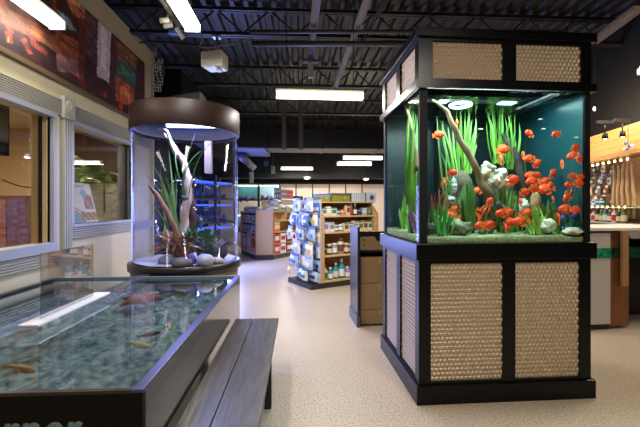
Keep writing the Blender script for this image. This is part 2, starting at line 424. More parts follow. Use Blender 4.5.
# ------------------------------------------------------------------ lamps
M_tube = emit('lamp_diffuser', (255, 246, 226), 5)
M_tubeW = emit('lamp_diffuser_warm', (255, 240, 205), 5)
def fixture(loc, rotz, label, power, L=1.22, group='ceiling light fixtures', warm=False, col=(1, .96, .91), wid=.15, name='fluorescent_light'):
    t = thing(name, label, 'ceiling light', loc, rotz, None)
    MB().box(-L/2, L/2, -wid*.35, wid*.35, .03, .075).build('housing', M_white, t, bevel=.004)
    P = [(-wid/2, .03), (-wid/2, -.02), (-wid*.36, -.045), (wid*.36, -.045), (wid/2, -.02), (wid/2, .03)]
    MB().prism(P, 'x', -L/2+.02, L/2-.02).build('diffuser', M_tubeW if warm else M_tube, t)
    MB().box(-L/2, -L/2+.02, -wid/2-.004, wid/2+.004, -.048, .034).build('end_cap', M_white, t)
    MB().box(L/2-.02, L/2, -wid/2-.004, wid/2+.004, -.048, .034).build('end_cap', M_white, t)
    for s in (-.38, .38): MB().tube([(s*L, 0, .07), (s*L, 0, DECK-loc[2])], .006, 6).build('hanger', M_joist, t)
    ld = bpy.data.lights.new('lamp', 'AREA'); ld.shape = 'RECTANGLE'; ld.size = L; ld.size_y = wid; ld.energy = power; ld.color = col
    lo = bpy.data.objects.new('lamp', ld); COL.objects.link(lo); lo.parent = t; lo.location = (0, 0, -.06)
    return t
cross = -YAW
fixture(W(320, 95.5, 5.5), R(1.3), 'nearest fluorescent light crossing above the aisle between the two tanks', 60, 1.28, warm=True)
fixture(W(58, 25.5, 3.82)-Vector((0, .65, 0)), R(90), 'fluorescent light in front of the wall mural', 10, 1.3)
fixture(W(193, 28, 3.9)-Vector((0, .7, 0)), R(90), 'fluorescent light beside the track spotlights', 26, 1.4)
fixture(W(368.7, 151, 13), 0, 'upper fluorescent light of the three at the back beside the big aquarium', 60)
fixture(W(362.6, 158, 11.6), 0, 'middle fluorescent light of the three at the back beside the big aquarium', 60)
fixture(W(354, 164, 13.4), 0, 'lowest fluorescent light of the three at the back beside the big aquarium', 60)
fixture(W(297, 168.5, 14.4), 0, 'single fluorescent light far back above the kraft shelf end', 60)
fixture((1.6, .3, 3.3), R(90), 'unseen fluorescent light added behind the viewer in front of the big aquarium', 48, 1.3, warm=True, col=(1, .9, .78))  # unseen fixtures from here down, added to light the near side
fixture((-.9, -.4, 3.3), R(90), 'unseen fluorescent light added behind the viewer near the touch tank', 13, 1.3)
fixture((4.6, 4.2, 3.3), R(90), 'unseen fluorescent light added above the white counter', 45, 1.3, warm=True, col=(1, .86, .66))
for px, py, D, lab in ((307, 178.5, 14.8, 'small round lamp far back under the dark ceiling'), (366, 179.5, 15.2, 'small oval lamp far back beside the big aquarium')):
    t = thing('recessed_lamp', lab, 'lamp', W(px, py, D))
    MB().lathe([(0, 0), (.11, 0), (.13, .03), (.13, .05), (0, .05)], 20).build('shade', M_white, t)
    MB().lathe([(0, -.02), (.08, -.015), (.1, 0), (0, 0)], 20).build('bulb', M_tube, t)
    MB().tube([(0, 0, .05), (0, 0, DECK-W(px, py, D).z)], .008, 6).build('stem', M_joist, t)
def area(name, loc, size, power, col, rot=(0, 0, 0), size_y=None, parent=None):
    ld = bpy.data.lights.new(name, 'AREA'); ld.size = size; ld.energy = power; ld.color = col
    if size_y: ld.shape = 'RECTANGLE'; ld.size_y = size_y
    lo = bpy.data.objects.new(name, ld); COL.objects.link(lo); lo.location = loc; lo.rotation_euler = rot
    if parent: lo.parent = parent
    return lo
t = thing('office_ceiling_light', 'round office ceiling lamp inside the room behind the windows', 'ceiling light', (-4.4, 4.6, 3.08))
MB().lathe([(0, -.05), (.18, -.04), (.22, 0), (0, 0)], 24).build('diffuser', emit('office_lamp', (255, 225, 170), 5), t)
area('lamp', (0, 0, -.07), .5, 200, (1, .87, .68), parent=t)

# ------------------------------------------------------------------ camera
cam = bpy.data.cameras.new('camera'); co = bpy.data.objects.new('camera', cam); COL.objects.link(co)
cam.sensor_width = 36; cam.lens = F/640*36; cam.shift_y = -7.5/640; cam.clip_start = .02
co.location = (0, 0, EYE); co.rotation_euler = (R(90), 0, -YAW)
sc.camera = co
w = bpy.data.worlds.new('world'); sc.world = w; w.use_nodes = True
w.node_tree.nodes['Background'].inputs[0].default_value = (.5, .46, .42, 1); w.node_tree.nodes['Background'].inputs[1].default_value = .06
sc.view_settings.view_transform = 'Standard'; sc.view_settings.look = 'None'; sc.view_settings.gamma = 1; sc.view_settings.use_curve_mapping = False
sc.view_settings.exposure = .65
# ================================================================== large display aquarium
LIP = 1.25
P0 = W(417, 406, 2.85); P0.z = 0; BR = R(LIP); BW, BD = 1.43, 1.17
def B2W(x, y, z):
    return Vector((P0.x+x*math.cos(BR)-y*math.sin(BR), P0.y+x*math.sin(BR)+y*math.cos(BR), z))
big = thing('display_aquarium', 'tall black display aquarium with woven metal panels and orange fish inside', 'aquarium', P0, BR)
MB().box(0, BW, 0, BD, 0, .145).build('base_moulding', M_black, big, bevel=.006)
def framed(name, z0, z1, x0, x1, y0, y1, fx, sy, t=.03):
    """box-frame front and left side, fx = [(xa, xb)] front openings, sy = [(ya, yb)] side openings, between za, zb"""
    (za, zb) = fx[0][2:]
    b = MB()
    xs = [x0]+[q for f in fx for q in f[:2]]+[x1]
    for i in range(0, len(xs), 2): b.box(xs[i], xs[i+1], y0, y0+t, z0, z1)
    for f in fx: b.box(f[0], f[1], y0, y0+t, z0, f[2]); b.box(f[0], f[1], y0, y0+t, f[3], z1)
    ys = [y0+t]+[q for f in sy for q in f[:2]]+[y1]
    for i in range(0, len(ys), 2): b.box(x0, x0+t, ys[i], ys[i+1], z0, z1)
    for f in sy: b.box(x0, x0+t, f[0], f[1], z0, f[2]); b.box(x0, x0+t, f[0], f[1], f[3], z1)
    b.box(x1-t, x1, y0+t, y1, z0, z1); b.box(x0+t, x1-t, y1-t, y1, z0, z1)
    return b.build(name, M_black, big)
framed('cabinet', .145, 1.09, .022, 1.402, .022, BD-.022, [(.115, .685, .16, 1.065), (.785, 1.312, .16, 1.065)], [(.11, .52, .16, 1.065), (.63, 1.05, .16, 1.065)])
def weave(w, h, c):
    # small raised tiles, each row shifted by half a tile
    nx, nz = max(1, round(w/c)), max(1, round(h/c)); S = 4; b = MB(); vs = []; NX, NZ = nx*S, nz*S
    for j in range(NZ+1):
        for i in range(NX+1):
            r = j//S; v = j/S-r; u = (i/S+.5*(r % 2)) % 1
            k = (math.sin(math.pi*u)**.6)*(math.sin(math.pi*v)**.6) if 0 < u < 1 and 0 < v < 1 else 0
            vs.append((w*i/NX, -.007*k-.002*k*v, h*j/NZ))
    b.add(vs, [(j*(NX+1)+i, j*(NX+1)+i+1, (j+1)*(NX+1)+i+1, (j+1)*(NX+1)+i) for j in range(NZ) for i in range(NX)], 0, False)
    return b
M_weave = mat('woven_metal', (194, 174, 148), .5, metal=.65)
def panel(x0, x1, z0, z1, side=False):
    b = weave(x1-x0, z1-z0, .033)
    if side:   # faces -x, runs from far to near
        o = b.build('metal_panel', M_weave, big, (.022+.02, x1, z0), -math.pi/2)
    else: o = b.build('metal_panel', M_weave, big, (x0, .022+.02, z0))
    return o
for x0, x1 in ((.115, .685), (.785, 1.312)): panel(x0, x1, .16, 1.065)
for y0, y1 in ((.11, .52), (.63, 1.05)): panel(y0, y1, .16, 1.065, True)
MB().box(-.004, 1.436, -.004, BD+.004, 1.09, 1.215).build('deck_moulding', M_black, big, bevel=.006)
ZW0, ZW1 = 1.215, 2.40
# corner posts and glass
TX0, TX1, TY0, TY1 = .03, 1.40, .03, BD-.03
for (xa, xb, ya, yb) in ((TX0, TX0+.062, TY0, TY0+.02), (TX1-.045, TX1+.004, TY0, TY0+.02)):
    MB().box(xa, xb, ya, yb, ZW0, ZW1).build('corner_post', M_blackmatte, big)
MB().box(TX0, TX0+.02, TY1-.06, TY1, ZW0, ZW1).build('corner_post', M_blackmatte, big)
M_tglass = glass('tank_glass', (.93, .98, .96), 1.4, .5)
MB().box(TX0+.062, TX1-.045, TY0+.004, TY0+.014, ZW0, ZW1).build('glass_pane', M_tglass, big)
MB().box(TX0+.004, TX0+.014, TY0+.02, TY1-.06, ZW0, ZW1).build('glass_pane', glass('tank_side_glass', (.93, .98, .96), 1.33, .12), big)
M_teal = mat('dark_teal_backing', (20, 42, 46), .35, var=.1, scale=2)
MB().box(TX0+.02, TX1, TY1-.015, TY1, ZW0, ZW1).build('back_panel', M_teal, big)
MB().box(TX1-.015, TX1, TY0+.02, TY1-.015, ZW0, ZW1).build('side_panel', mat('teal_side_backing', (20, 62, 68), .3, var=.1, scale=2), big)
MB().box(.56, .80, TY1-.16, TY1-.017, ZW0+.01, 2.37).build('overflow_box', mat('overflow_black', (12, 16, 18), .4), big, bevel=.01)
# sand bed
b = MB(); N = 40; vs = []
for j in range(N+1):
    for i in range(N+1):
        x = TX0+.016+(TX1-TX0-.034)*i/N; y = TY0+.016+(TY1-TY0-.034)*j/N
        z = 1.262+.02*j/N+.012*mnoise.noise(Vector((x*5, y*5, 1)))+.006*mnoise.noise(Vector((x*20, y*20, 3)))
        vs.append((x, y, z))
nv = (N+1)**2
vs += [(vs[i][0], vs[i][1], ZW0+.002) for i in range(N+1)]+[(vs[j*(N+1)][0], vs[j*(N+1)][1], ZW0+.002) for j in range(N+1)]
fs = [(j*(N+1)+i, j*(N+1)+i+1, (j+1)*(N+1)+i+1, (j+1)*(N+1)+i) for j in range(N) for i in range(N)]
fs += [(nv+i, nv+i+1, i+1, i) for i in range(N)]
fs += [(nv+N+1+j+1, nv+N+1+j, j*(N+1), (j+1)*(N+1)) for j in range(N)]
b.add(vs, fs, 0, True)
b.build('sand_bed', mat('aquarium_sand', (104, 112, 76), .9, col2=(150, 154, 112), scale=60, bump=.5), big)
MB().box(.02, 1.41, .02, BD-.02, ZW0-.004, ZW0).build('tank_bottom', M_blackmatte, big)
# water surface
b = MB(); N = 40; vs = []
for j in range(N+1):
    for i in range(N+1):
        x = TX0+.016+(TX1-TX0-.034)*i/N; y = TY0+.016+(TY1-TY0-.034)*j/N
        vs.append((x, y, 2.345+.009*mnoise.noise(Vector((x*9, y*9, 2)))+.007*mnoise.noise(Vector((x*22, y*22, 7)))))
b.add(vs, [(j*(N+1)+i, j*(N+1)+i+1, (j+1)*(N+1)+i+1, (j+1)*(N+1)+i) for j in range(N) for i in range(N)], 0, True)
b.build('water_surface', glass('tank_water', (.72, .92, .95), 1.33, .5, base=.12, rough=.06), big)
# crown
CX0, CX1, CY0, CY1 = -.004, 1.43, -.004, BD+.004
MB().box(CX0, CX1, CY0, CY0+.03, 2.39, 2.45).box(CX0, CX0+.03, CY0+.03, CY1, 2.39, 2.45).box(CX1-.03, CX1, CY0+.03, CY1, 2.39, 2.45).box(CX0+.03, CX1-.03, CY1-.03, CY1, 2.39, 2.45).build('crown_moulding', M_black, big)
framed('crown_frame', 2.45, 2.775, .02, 1.405, .02, BD-.02, [(.13, .685, 2.468, 2.755), (.79, 1.325, 2.468, 2.755)], [(.11, .52, 2.468, 2.755), (.63, 1.05, 2.468, 2.755)])
for x0, x1 in ((.13, .685), (.79, 1.325)): panel(x0, x1, 2.468, 2.755)
for y0, y1 in ((.11, .52), (.63, 1.05)): panel(y0, y1, 2.468, 2.755, True)
MB().box(CX0-.004, CX1+.004, CY0-.004, CY1+.004, 2.775, 2.845).build('crown_cap', M_black, big, bevel=.006)
# lamp bar under the crown, then glowing stand-ins for glare on the water
lp = MB().box(.08, 1.34, .36, .48, 2.41, 2.44).build('lamp_bar', M_blackmatte, big)
for xa, xb in ((.33, .41), (.88, 1.02)): MB().box(xa, xb, .38, .46, 2.398, 2.41).build('glare_block', emit('aquarium_glare_block', (205, 236, 255), 2.2), big)  # glowing blocks imitate the bright glints on the water surface
b = MB(); vs = []
for i in range(32):
    t = 2*math.pi*i/32
    for k in range(8):
        q = 2*math.pi*k/8; r = .085+.012*math.cos(q); vs.append((.53+r*math.cos(t), .42+r*math.sin(t), 2.378+.012*math.sin(q)))
b.add(vs, [(i*8+k, i*8+(k+1) % 8, ((i+1) % 32)*8+(k+1) % 8, ((i+1) % 32)*8+k) for i in range(32) for k in range(8)], 0, True)
b.build('ring_glare', emit('ring_glare_white', (226, 244, 255), 7), big)  # glowing torus imitates a round reflection on the water
MB().box(1.1, 1.17, TY0+.03, TY1-.03, 2.372, 2.392).build('cross_brace', M_blackmatte, big)
area('aquarium_lamp', (.42, .3, 2.385), .7, 24, (.92, 1, .97), parent=big, size_y=.5)
area('aquarium_lamp', (1.02, .28, 2.385), .5, 12, (.78, .97, 1), parent=big, size_y=.5)

# ---- everything living or lying in it
SAND = 1.268
def inside(px, D):             # keep a sight line's point inside the tank walls
    return D
def T(px, py, D): return W(px, py, D)
G_tall = mat('bright_grass_green', (96, 150, 48), .45, var=.3, scale=5)
G_mid = mat('mid_plant_green', (70, 124, 48), .5, var=.3, scale=6)
G_dark = mat('deep_plant_green', (44, 78, 40), .5, var=.3, scale=6)
G_lime = mat('lime_plant_green', (128, 168, 62), .5, var=.25, scale=6)
M_redpl = mat('red_plant', (132, 48, 48), .5, var=.3, scale=6)
def tuft(name, label, px, D, tops, width, material, n_each=1, basew=.05, group=None, z0=SAND, cat='plant', lean=.03):
    """a clump of blades: tops = [(px, py)] of blade tips; each with n_each neighbours"""
    c = W(px, HY, D); base = Vector((c.x, c.y, z0))
    t = thing(name, label, cat, base, 0, group)
    f = MB(); random.seed(int(px*7+D*100))
    for (tx, ty) in tops:
        for k in range(n_each):
            tip = W(tx+random.uniform(-3, 3)*(n_each > 1), ty+random.uniform(0, 10)*(k > 0), D+random.uniform(-.06, .08))-base
            b0 = Vector((tip.x*.35+random.uniform(-basew, basew), random.uniform(-.05, .05), 0))
            side = (RT*math.cos(.5*random.uniform(-1, 1))+FW*random.uniform(-.5, .5)).normalized()
            f.blade(b0, tip, width*random.uniform(.8, 1.2), (random.uniform(-lean, lean), random.uniform(-lean, lean), .01), 7, 0, side)
    f.build('foliage', material, t)
    MB().lathe([(0, -.01), (.03, -.005), (.022, .03), (0, .035)], 10).build('root_crown', G_dark, t)
    return t
GP = 'green plants in the big aquarium'
G_bush = mat('bush_plant_green', (92, 138, 56), .5, var=.35, scale=7)
tuft('water_plant', 'tall bright green grass clump behind the long pale branch', 462, 3.55, [(444, 130), (449, 126), (453, 118), (458, 113), (463, 108), (468, 104), (471, 112), (475, 116), (478, 124), (467, 128), (472, 132), (460, 130), (441, 120), (476, 140)], .012, G_tall, 2, .05, z0=1.80)
tuft('water_plant', 'thin pale green blades curving up left of the long pale branch', 449, 3.3, [(437, 116), (441, 128), (446, 140), (440, 150)], .01, G_mid, 1, .04, lean=.06)
tuft('water_plant', 'tall bright green blades beside the black overflow box', 499, 3.6, [(487, 106), (491, 108), (495, 112), (498, 98), (501, 104), (489, 120), (496, 128), (503, 126)], .012, G_tall, 2, .04, z0=1.90)
tuft('water_plant', 'shorter grass clump on the far side of the dark driftwood', 511, 3.55, [(506, 114), (510, 118), (513, 112), (516, 122), (518, 130), (508, 130)], .011, G_tall, 2, .03, z0=1.84)
tuft('water_plant', 'broad dark green upright leaves below the long pale branch', 466, 3.2, [(461, 186), (464, 180), (467, 178), (471, 184), (474, 190), (458, 194), (469, 196)], .024, G_mid, 3, .05)
tuft('water_plant', 'bushy bright green grass in the near left corner of the tank', 441, 3.02, [(430, 208), (434, 201), (438, 198), (442, 199), (446, 202), (450, 206), (453, 212), (436, 210), (444, 210)], .007, mat('vivid_green', (56, 142, 52), .5, var=.3, scale=6), 4, .03)
tuft('water_plant', 'dense dark green bush under the white lace rock', 507, 3.35, [(494, 192), (498, 188), (502, 186), (506, 185), (510, 187), (514, 190), (518, 194), (500, 198), (511, 198)], .015, G_bush, 7, .06)
tuft('water_plant', 'pale lime grass clump beside the tan slab rock', 534, 3.15, [(526, 210), (530, 206), (534, 202), (538, 204), (542, 206), (546, 210), (532, 214), (540, 214)], .011, G_lime, 5, .04)
tuft('water_plant', 'dark green grass clump at the far right of the tank', 550, 3.2, [(545, 202), (549, 199), (553, 202), (557, 206), (560, 212), (547, 210)], .014, G_bush, 6, .04)
tuft('water_plant', 'blue-green leafy plant against the right side glass', 569, 3.06, [(562, 218), (566, 214), (570, 212), (574, 214), (578, 218)], .008, mat('blue_green_leaf', (40, 92, 88), .5, var=.3, scale=6), 3, .03)
tuft('water_plant', 'thin single blades leaning at the far right of the tank', 578, 3.04, [(576, 136), (582, 146), (570, 192), (584, 204)], .004, G_mid, 1, .03, lean=.04)
tuft('water_plant', 'thin wispy blades rising in the open water behind the fish', 518, 3.5, [(526, 138), (524, 150), (474, 158), (504, 142)], .005, G_mid, 1, .03, lean=.06)
tuft('water_plant', 'dark blade plant behind the large orange fish group', 482, 3.15, [(496, 196), (494, 190), (490, 200), (500, 204)], .012, G_dark, 2, .05)
tuft('water_plant', 'small red leafed plant behind the bright green corner grass', 436, 3.15, [(430, 196), (433, 190), (438, 188), (443, 194), (446, 190), (449, 186), (441, 200)], .009, M_redpl, 3, .03)
tuft('water_plant', 'green plant seen only through the left side glass', 405, 3.75, [(400, 205), (402, 196), (405, 190), (408, 196), (410, 204)], .012, G_tall, 3, .04)
tuft('water_plant', 'tall green blades seen through the left side glass', 411, 3.3, [(405, 118), (408, 112), (411, 106), (413, 110), (415, 116), (409, 130), (414, 124)], .012, G_tall, 2, .03)
tuft('water_plant', 'violet leafed plant seen low through the left side glass', 415, 3.2, [(411, 208), (413, 202), (416, 204), (418, 210)], .012, mat('violet_leaf', (120, 84, 128), .5, var=.3, scale=6), 3, .02)
# driftwood
def log(name, label, pts, rad, material, group=None):
    P = [W(*p) for p in pts]; base = P[0].copy()
    t = MB(); Q = []
    n = 6; rr = []
    for i in range(len(P)-1):
        for k in range(n):
            u = k/n; q = P[i]*(1-u)+P[i+1]*u
            q += Vector((mnoise.noise(q*9), mnoise.noise(q*9+Vector((5, 0, 0))), mnoise.noise(q*9+Vector((0, 7, 0)))))*rad[i]*.5
            Q.append(q-base); rr.append((rad[i]*(1-u)+rad[i+1]*u)*(1+.18*mnoise.noise(q*16)))
    Q.append(P[-1]-base); rr.append(rad[-1])
    t.tube(Q, rr, 12)
    return tag(t.build(name, material, None, base), label, 'driftwood', group)
M_drift = mat('pale_driftwood', (128, 104, 74), .7, col2=(92, 72, 48), scale=14, stretch=(1, 1, .25), bump=.5)
M_driftd = mat('dark_driftwood', (54, 42, 30), .75, col2=(32, 26, 20), scale=14, bump=.5)
log('driftwood_branch', 'long pale driftwood branch slanting across the left of the tank', [(512, 212, 3.3), (498, 206, 3.28), (482, 184, 3.25), (474, 164, 3.22), (459, 138, 3.2), (447, 112, 3.15), (433, 100, 3.1)], [.03, .032, .034, .028, .026, .018, .008], M_drift)
log('driftwood_branch', 'dark driftwood trunk leaning right of the black overflow box', [(531, 200, 3.5), (524, 182, 3.5), (516, 160, 3.5), (509, 144, 3.52), (502, 134, 3.55)], [.05, .045, .04, .03, .016], M_driftd)
log('driftwood_branch', 'thin pale branch seen through the left side glass of the big aquarium', [(417, 170, 3.25), (414, 140, 3.3), (409, 116, 3.4), (403, 101, 3.5)], [.02, .018, .014, .008], M_drift)
log('driftwood_branch', 'dark driftwood stump beneath the tall grass clump', [(463, 228, 3.5), (462, 206, 3.5), (463, 186, 3.52), (462, 170, 3.55)], [.11, .10, .085, .05], mat('brown_driftwood', (92, 74, 50), .75, col2=(56, 44, 30), scale=14, bump=.5))
log('driftwood_branch', 'dark driftwood root low behind the orange fish group', [(472, 228, 3.25), (486, 214, 3.22), (498, 204, 3.2), (505, 222, 3.2)], [.03, .04, .035, .02], M_driftd)
# rocks
def rock(label, px, py, D, sx, sz, material, seed, roughn=.35, z0=None, sy=None, group=None, name='rock'):
    """px,py centre; sx,sz half sizes in picture pixels"""
    c = W(px, py, D); k = D/F
    b = MB().blob((0, 0, 0), (sx*k, (sy or sx*.8)*k, sz*k), 22, 14, roughn, seed)
    return tag(b.build(name, material, None, c), label, 'rock', group)
M_rockg = mat('grey_green_rock', (134, 140, 112), .8, col2=(82, 88, 72), scale=18, bump=.6)
M_rockw = mat('pale_lace_rock', (212, 210, 186), .8, col2=(150, 148, 126), scale=22, bump=.8)
M_zebra = mat('striped_rock', (186, 190, 182), .7, col2=(62, 72, 66), scale=14, stretch=(1, 1, 4))
rock('large grey-green rock left of the near row of rocks on the sand', 441, 225, 3.1, 9, 9, M_rockg, 1)
rock('grey-green rock below the dark driftwood root', 459, 228, 3.08, 11, 7.5, M_rockg, 2)
rock('dark rock in the near left corner of the big tank', 430, 229, 3.0, 5, 6, mat('dark_rock', (62, 70, 60), .8, col2=(42, 48, 42), scale=16, bump=.6), 3)
rock('striped grey rock standing behind the red plant', 453, 187, 3.42, 4.5, 9, M_zebra, 4)
rock('small striped grey rock leaning on the driftwood stump', 450, 201, 3.3, 6, 5, M_zebra, 5)
rock('white rock on the sand near the far right plants', 548, 226, 3.1, 6.5, 6.5, M_rockw, 6, .4)
rock('flat pale rock in the near right corner on the sand', 573, 231, 3.03, 10, 3.5, M_rockw, 7, .3)
rock('tan upright slab rock behind the lime grass', 536, 204, 3.3, 5, 13, mat('tan_slab', (176, 136, 88), .8, col2=(128, 96, 60), scale=10, bump=.5), 8, .25)
rock('white rock lodged under the orange fish in the middle', 524, 208, 3.3, 5, 8, M_rockw, 9, .4)
rock('pale slab rock seen through the left side glass', 413, 218, 3.35, 4, 14, M_zebra, 10, .25)
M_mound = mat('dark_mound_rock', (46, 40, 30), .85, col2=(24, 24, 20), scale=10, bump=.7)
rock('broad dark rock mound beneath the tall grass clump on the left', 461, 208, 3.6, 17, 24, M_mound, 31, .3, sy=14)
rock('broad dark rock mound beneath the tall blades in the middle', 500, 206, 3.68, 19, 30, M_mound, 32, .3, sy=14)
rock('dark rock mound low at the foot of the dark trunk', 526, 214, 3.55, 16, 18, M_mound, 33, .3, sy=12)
# white lace rock with holes: several lumps around gaps, one mesh
c = W(496, 178, 3.3); b = MB()
for dx, dz, r, s in ((-.13, .05, .05, 1), (-.09, .1, .055, 2), (-.06, .02, .05, 3), (-.02, -.03, .06, 4), (.03, .0, .045, 5), (.06, .045, .05, 6), (.09, -.01, .055, 7), (.05, -.06, .055, 8), (-.08, -.05, .045, 9), (0, .06, .03, 10), (.11, -.05, .045, 11), (-.03, .1, .03, 12)):
    b.blob((dx*.85, random.uniform(-.03, .03), dz*.9), (r*.8, r*.8, r*.8), 12, 8, .5, s)
o = tag(b.build('lace_rock', M_rockw, None, c), 'white pitted lace rock above the dark green bush', 'rock')
b = MB()
for i in range(9):
    b.blob((random.uniform(-.07, .07), random.uniform(-.03, .03), random.uniform(-.02, .03)), (.022, .022, .02), 8, 6, .4, i)
tag(b.build('coral_rock', mat('violet_coral', (104, 76, 178), .7, var=.25, scale=20), None, W(566, 215, 3.1)), 'violet coral lump by the right side glass', 'coral')
# ---- fish
M_fish = mat('orange_fish_scale', (240, 84, 24), .4, col2=(216, 50, 20), scale=9)
M_fin = mat('orange_fish_fin', (246, 116, 52), .45)
M_eye = mat('fish_eye', (20, 16, 14), .2)
FISHDATA = {}
def fish_proto():
    """a deep-bodied round cichlid 1 unit long, head to +x"""
    b = MB(); n = 14; prof = []
    for i in range(n+1):
        u = i/n; x = .42-.78*u
        h = .30*math.sin(math.pi*min(1, u*.93+.055))**.62*(1-.32*u)
        if u > .85: h = max(h*.8, .065)
        prof.append((x, h, .55*h*(1-.35*u), .03*math.sin(math.pi*u)))
    vs = []
    for x, h, wd, dz in prof:
        for k in range(12):
            t = 2*math.pi*k/12; vs.append((x, wd*math.cos(t), dz+h*math.sin(t)))
    fs = [(i*12+k, i*12+(k+1) % 12, (i+1)*12+(k+1) % 12, (i+1)*12+k) for i in range(n) for k in range(12)]
    fs += [tuple(range(12))[::-1], tuple(range(n*12, n*12+12))]
    b.add(vs, fs, 0, True); FISHDATA['body'] = (b, M_fish)
    def fin(P, t=.012):
        return MB().prism(P, 'y', -t, t)
    FISHDATA['tail_fin'] = (fin([(-.33, .05), (-.52, .2), (-.58, .12), (-.55, 0), (-.58, -.12), (-.52, -.18), (-.33, -.03)]), M_fin)
    FISHDATA['dorsal_fin'] = (fin([(.2, .29), (.1, .36), (-.1, .37), (-.3, .30), (-.38, .18), (-.28, .12), (0, .2)]), M_fin)
    FISHDATA['anal_fin'] = (fin([(.02, -.24), (-.1, -.32), (-.28, -.28), (-.36, -.16), (-.26, -.1), (0, -.15)]), M_fin)
    for sg, nm in ((1, 'pectoral_fin'), (-1, 'pectoral_fin_')):
        FISHDATA[nm] = (MB().add([(.14, sg*.14, .02), (.0, sg*.2, .08), (-.05, sg*.21, -.02), (.02, sg*.18, -.1)], [(0, 1, 2, 3)]), M_fin)
    for sg, nm in ((1, 'eye'), (-1, 'eye_')):
        FISHDATA[nm] = (MB().blob((.30, sg*.105, .06), (.028, .02, .028), 8, 6), M_eye)
fish_proto(); FME = {}
def fish(px, py, size, head, pitch, label, D=None):
    pxm = (px-320)
    Dmax = 2.02*F/pxm if pxm > 0 else 9       # stay left of the right-hand side panel
    if D is None: D = min((2.99+.3*random.random()) if py > 205 else 3.02+.45*random.random(), Dmax-.03)
    D = max(D, 2.985)
    L = size*(1.22 if py > 205 else 1.15)*D/F
    base = W(px, py, D)
    t = bpy.data.objects.new('orange_fish', None); COL.objects.link(t); t.empty_display_size = .03
    t.location = base; t.scale = (L, L, L); t.rotation_euler = (0, -R(pitch), R(head)-YAW)
    tag(t, label, 'fish', 'orange fish in the big aquarium')
    for nm, (mb, m) in FISHDATA.items():
        if nm not in FME:
            o = mb.build(nm.rstrip('_'), m, t); FME[nm] = o
        else:
            o = FME[nm].copy(); COL.objects.link(o); o.parent = t
random.seed(12)
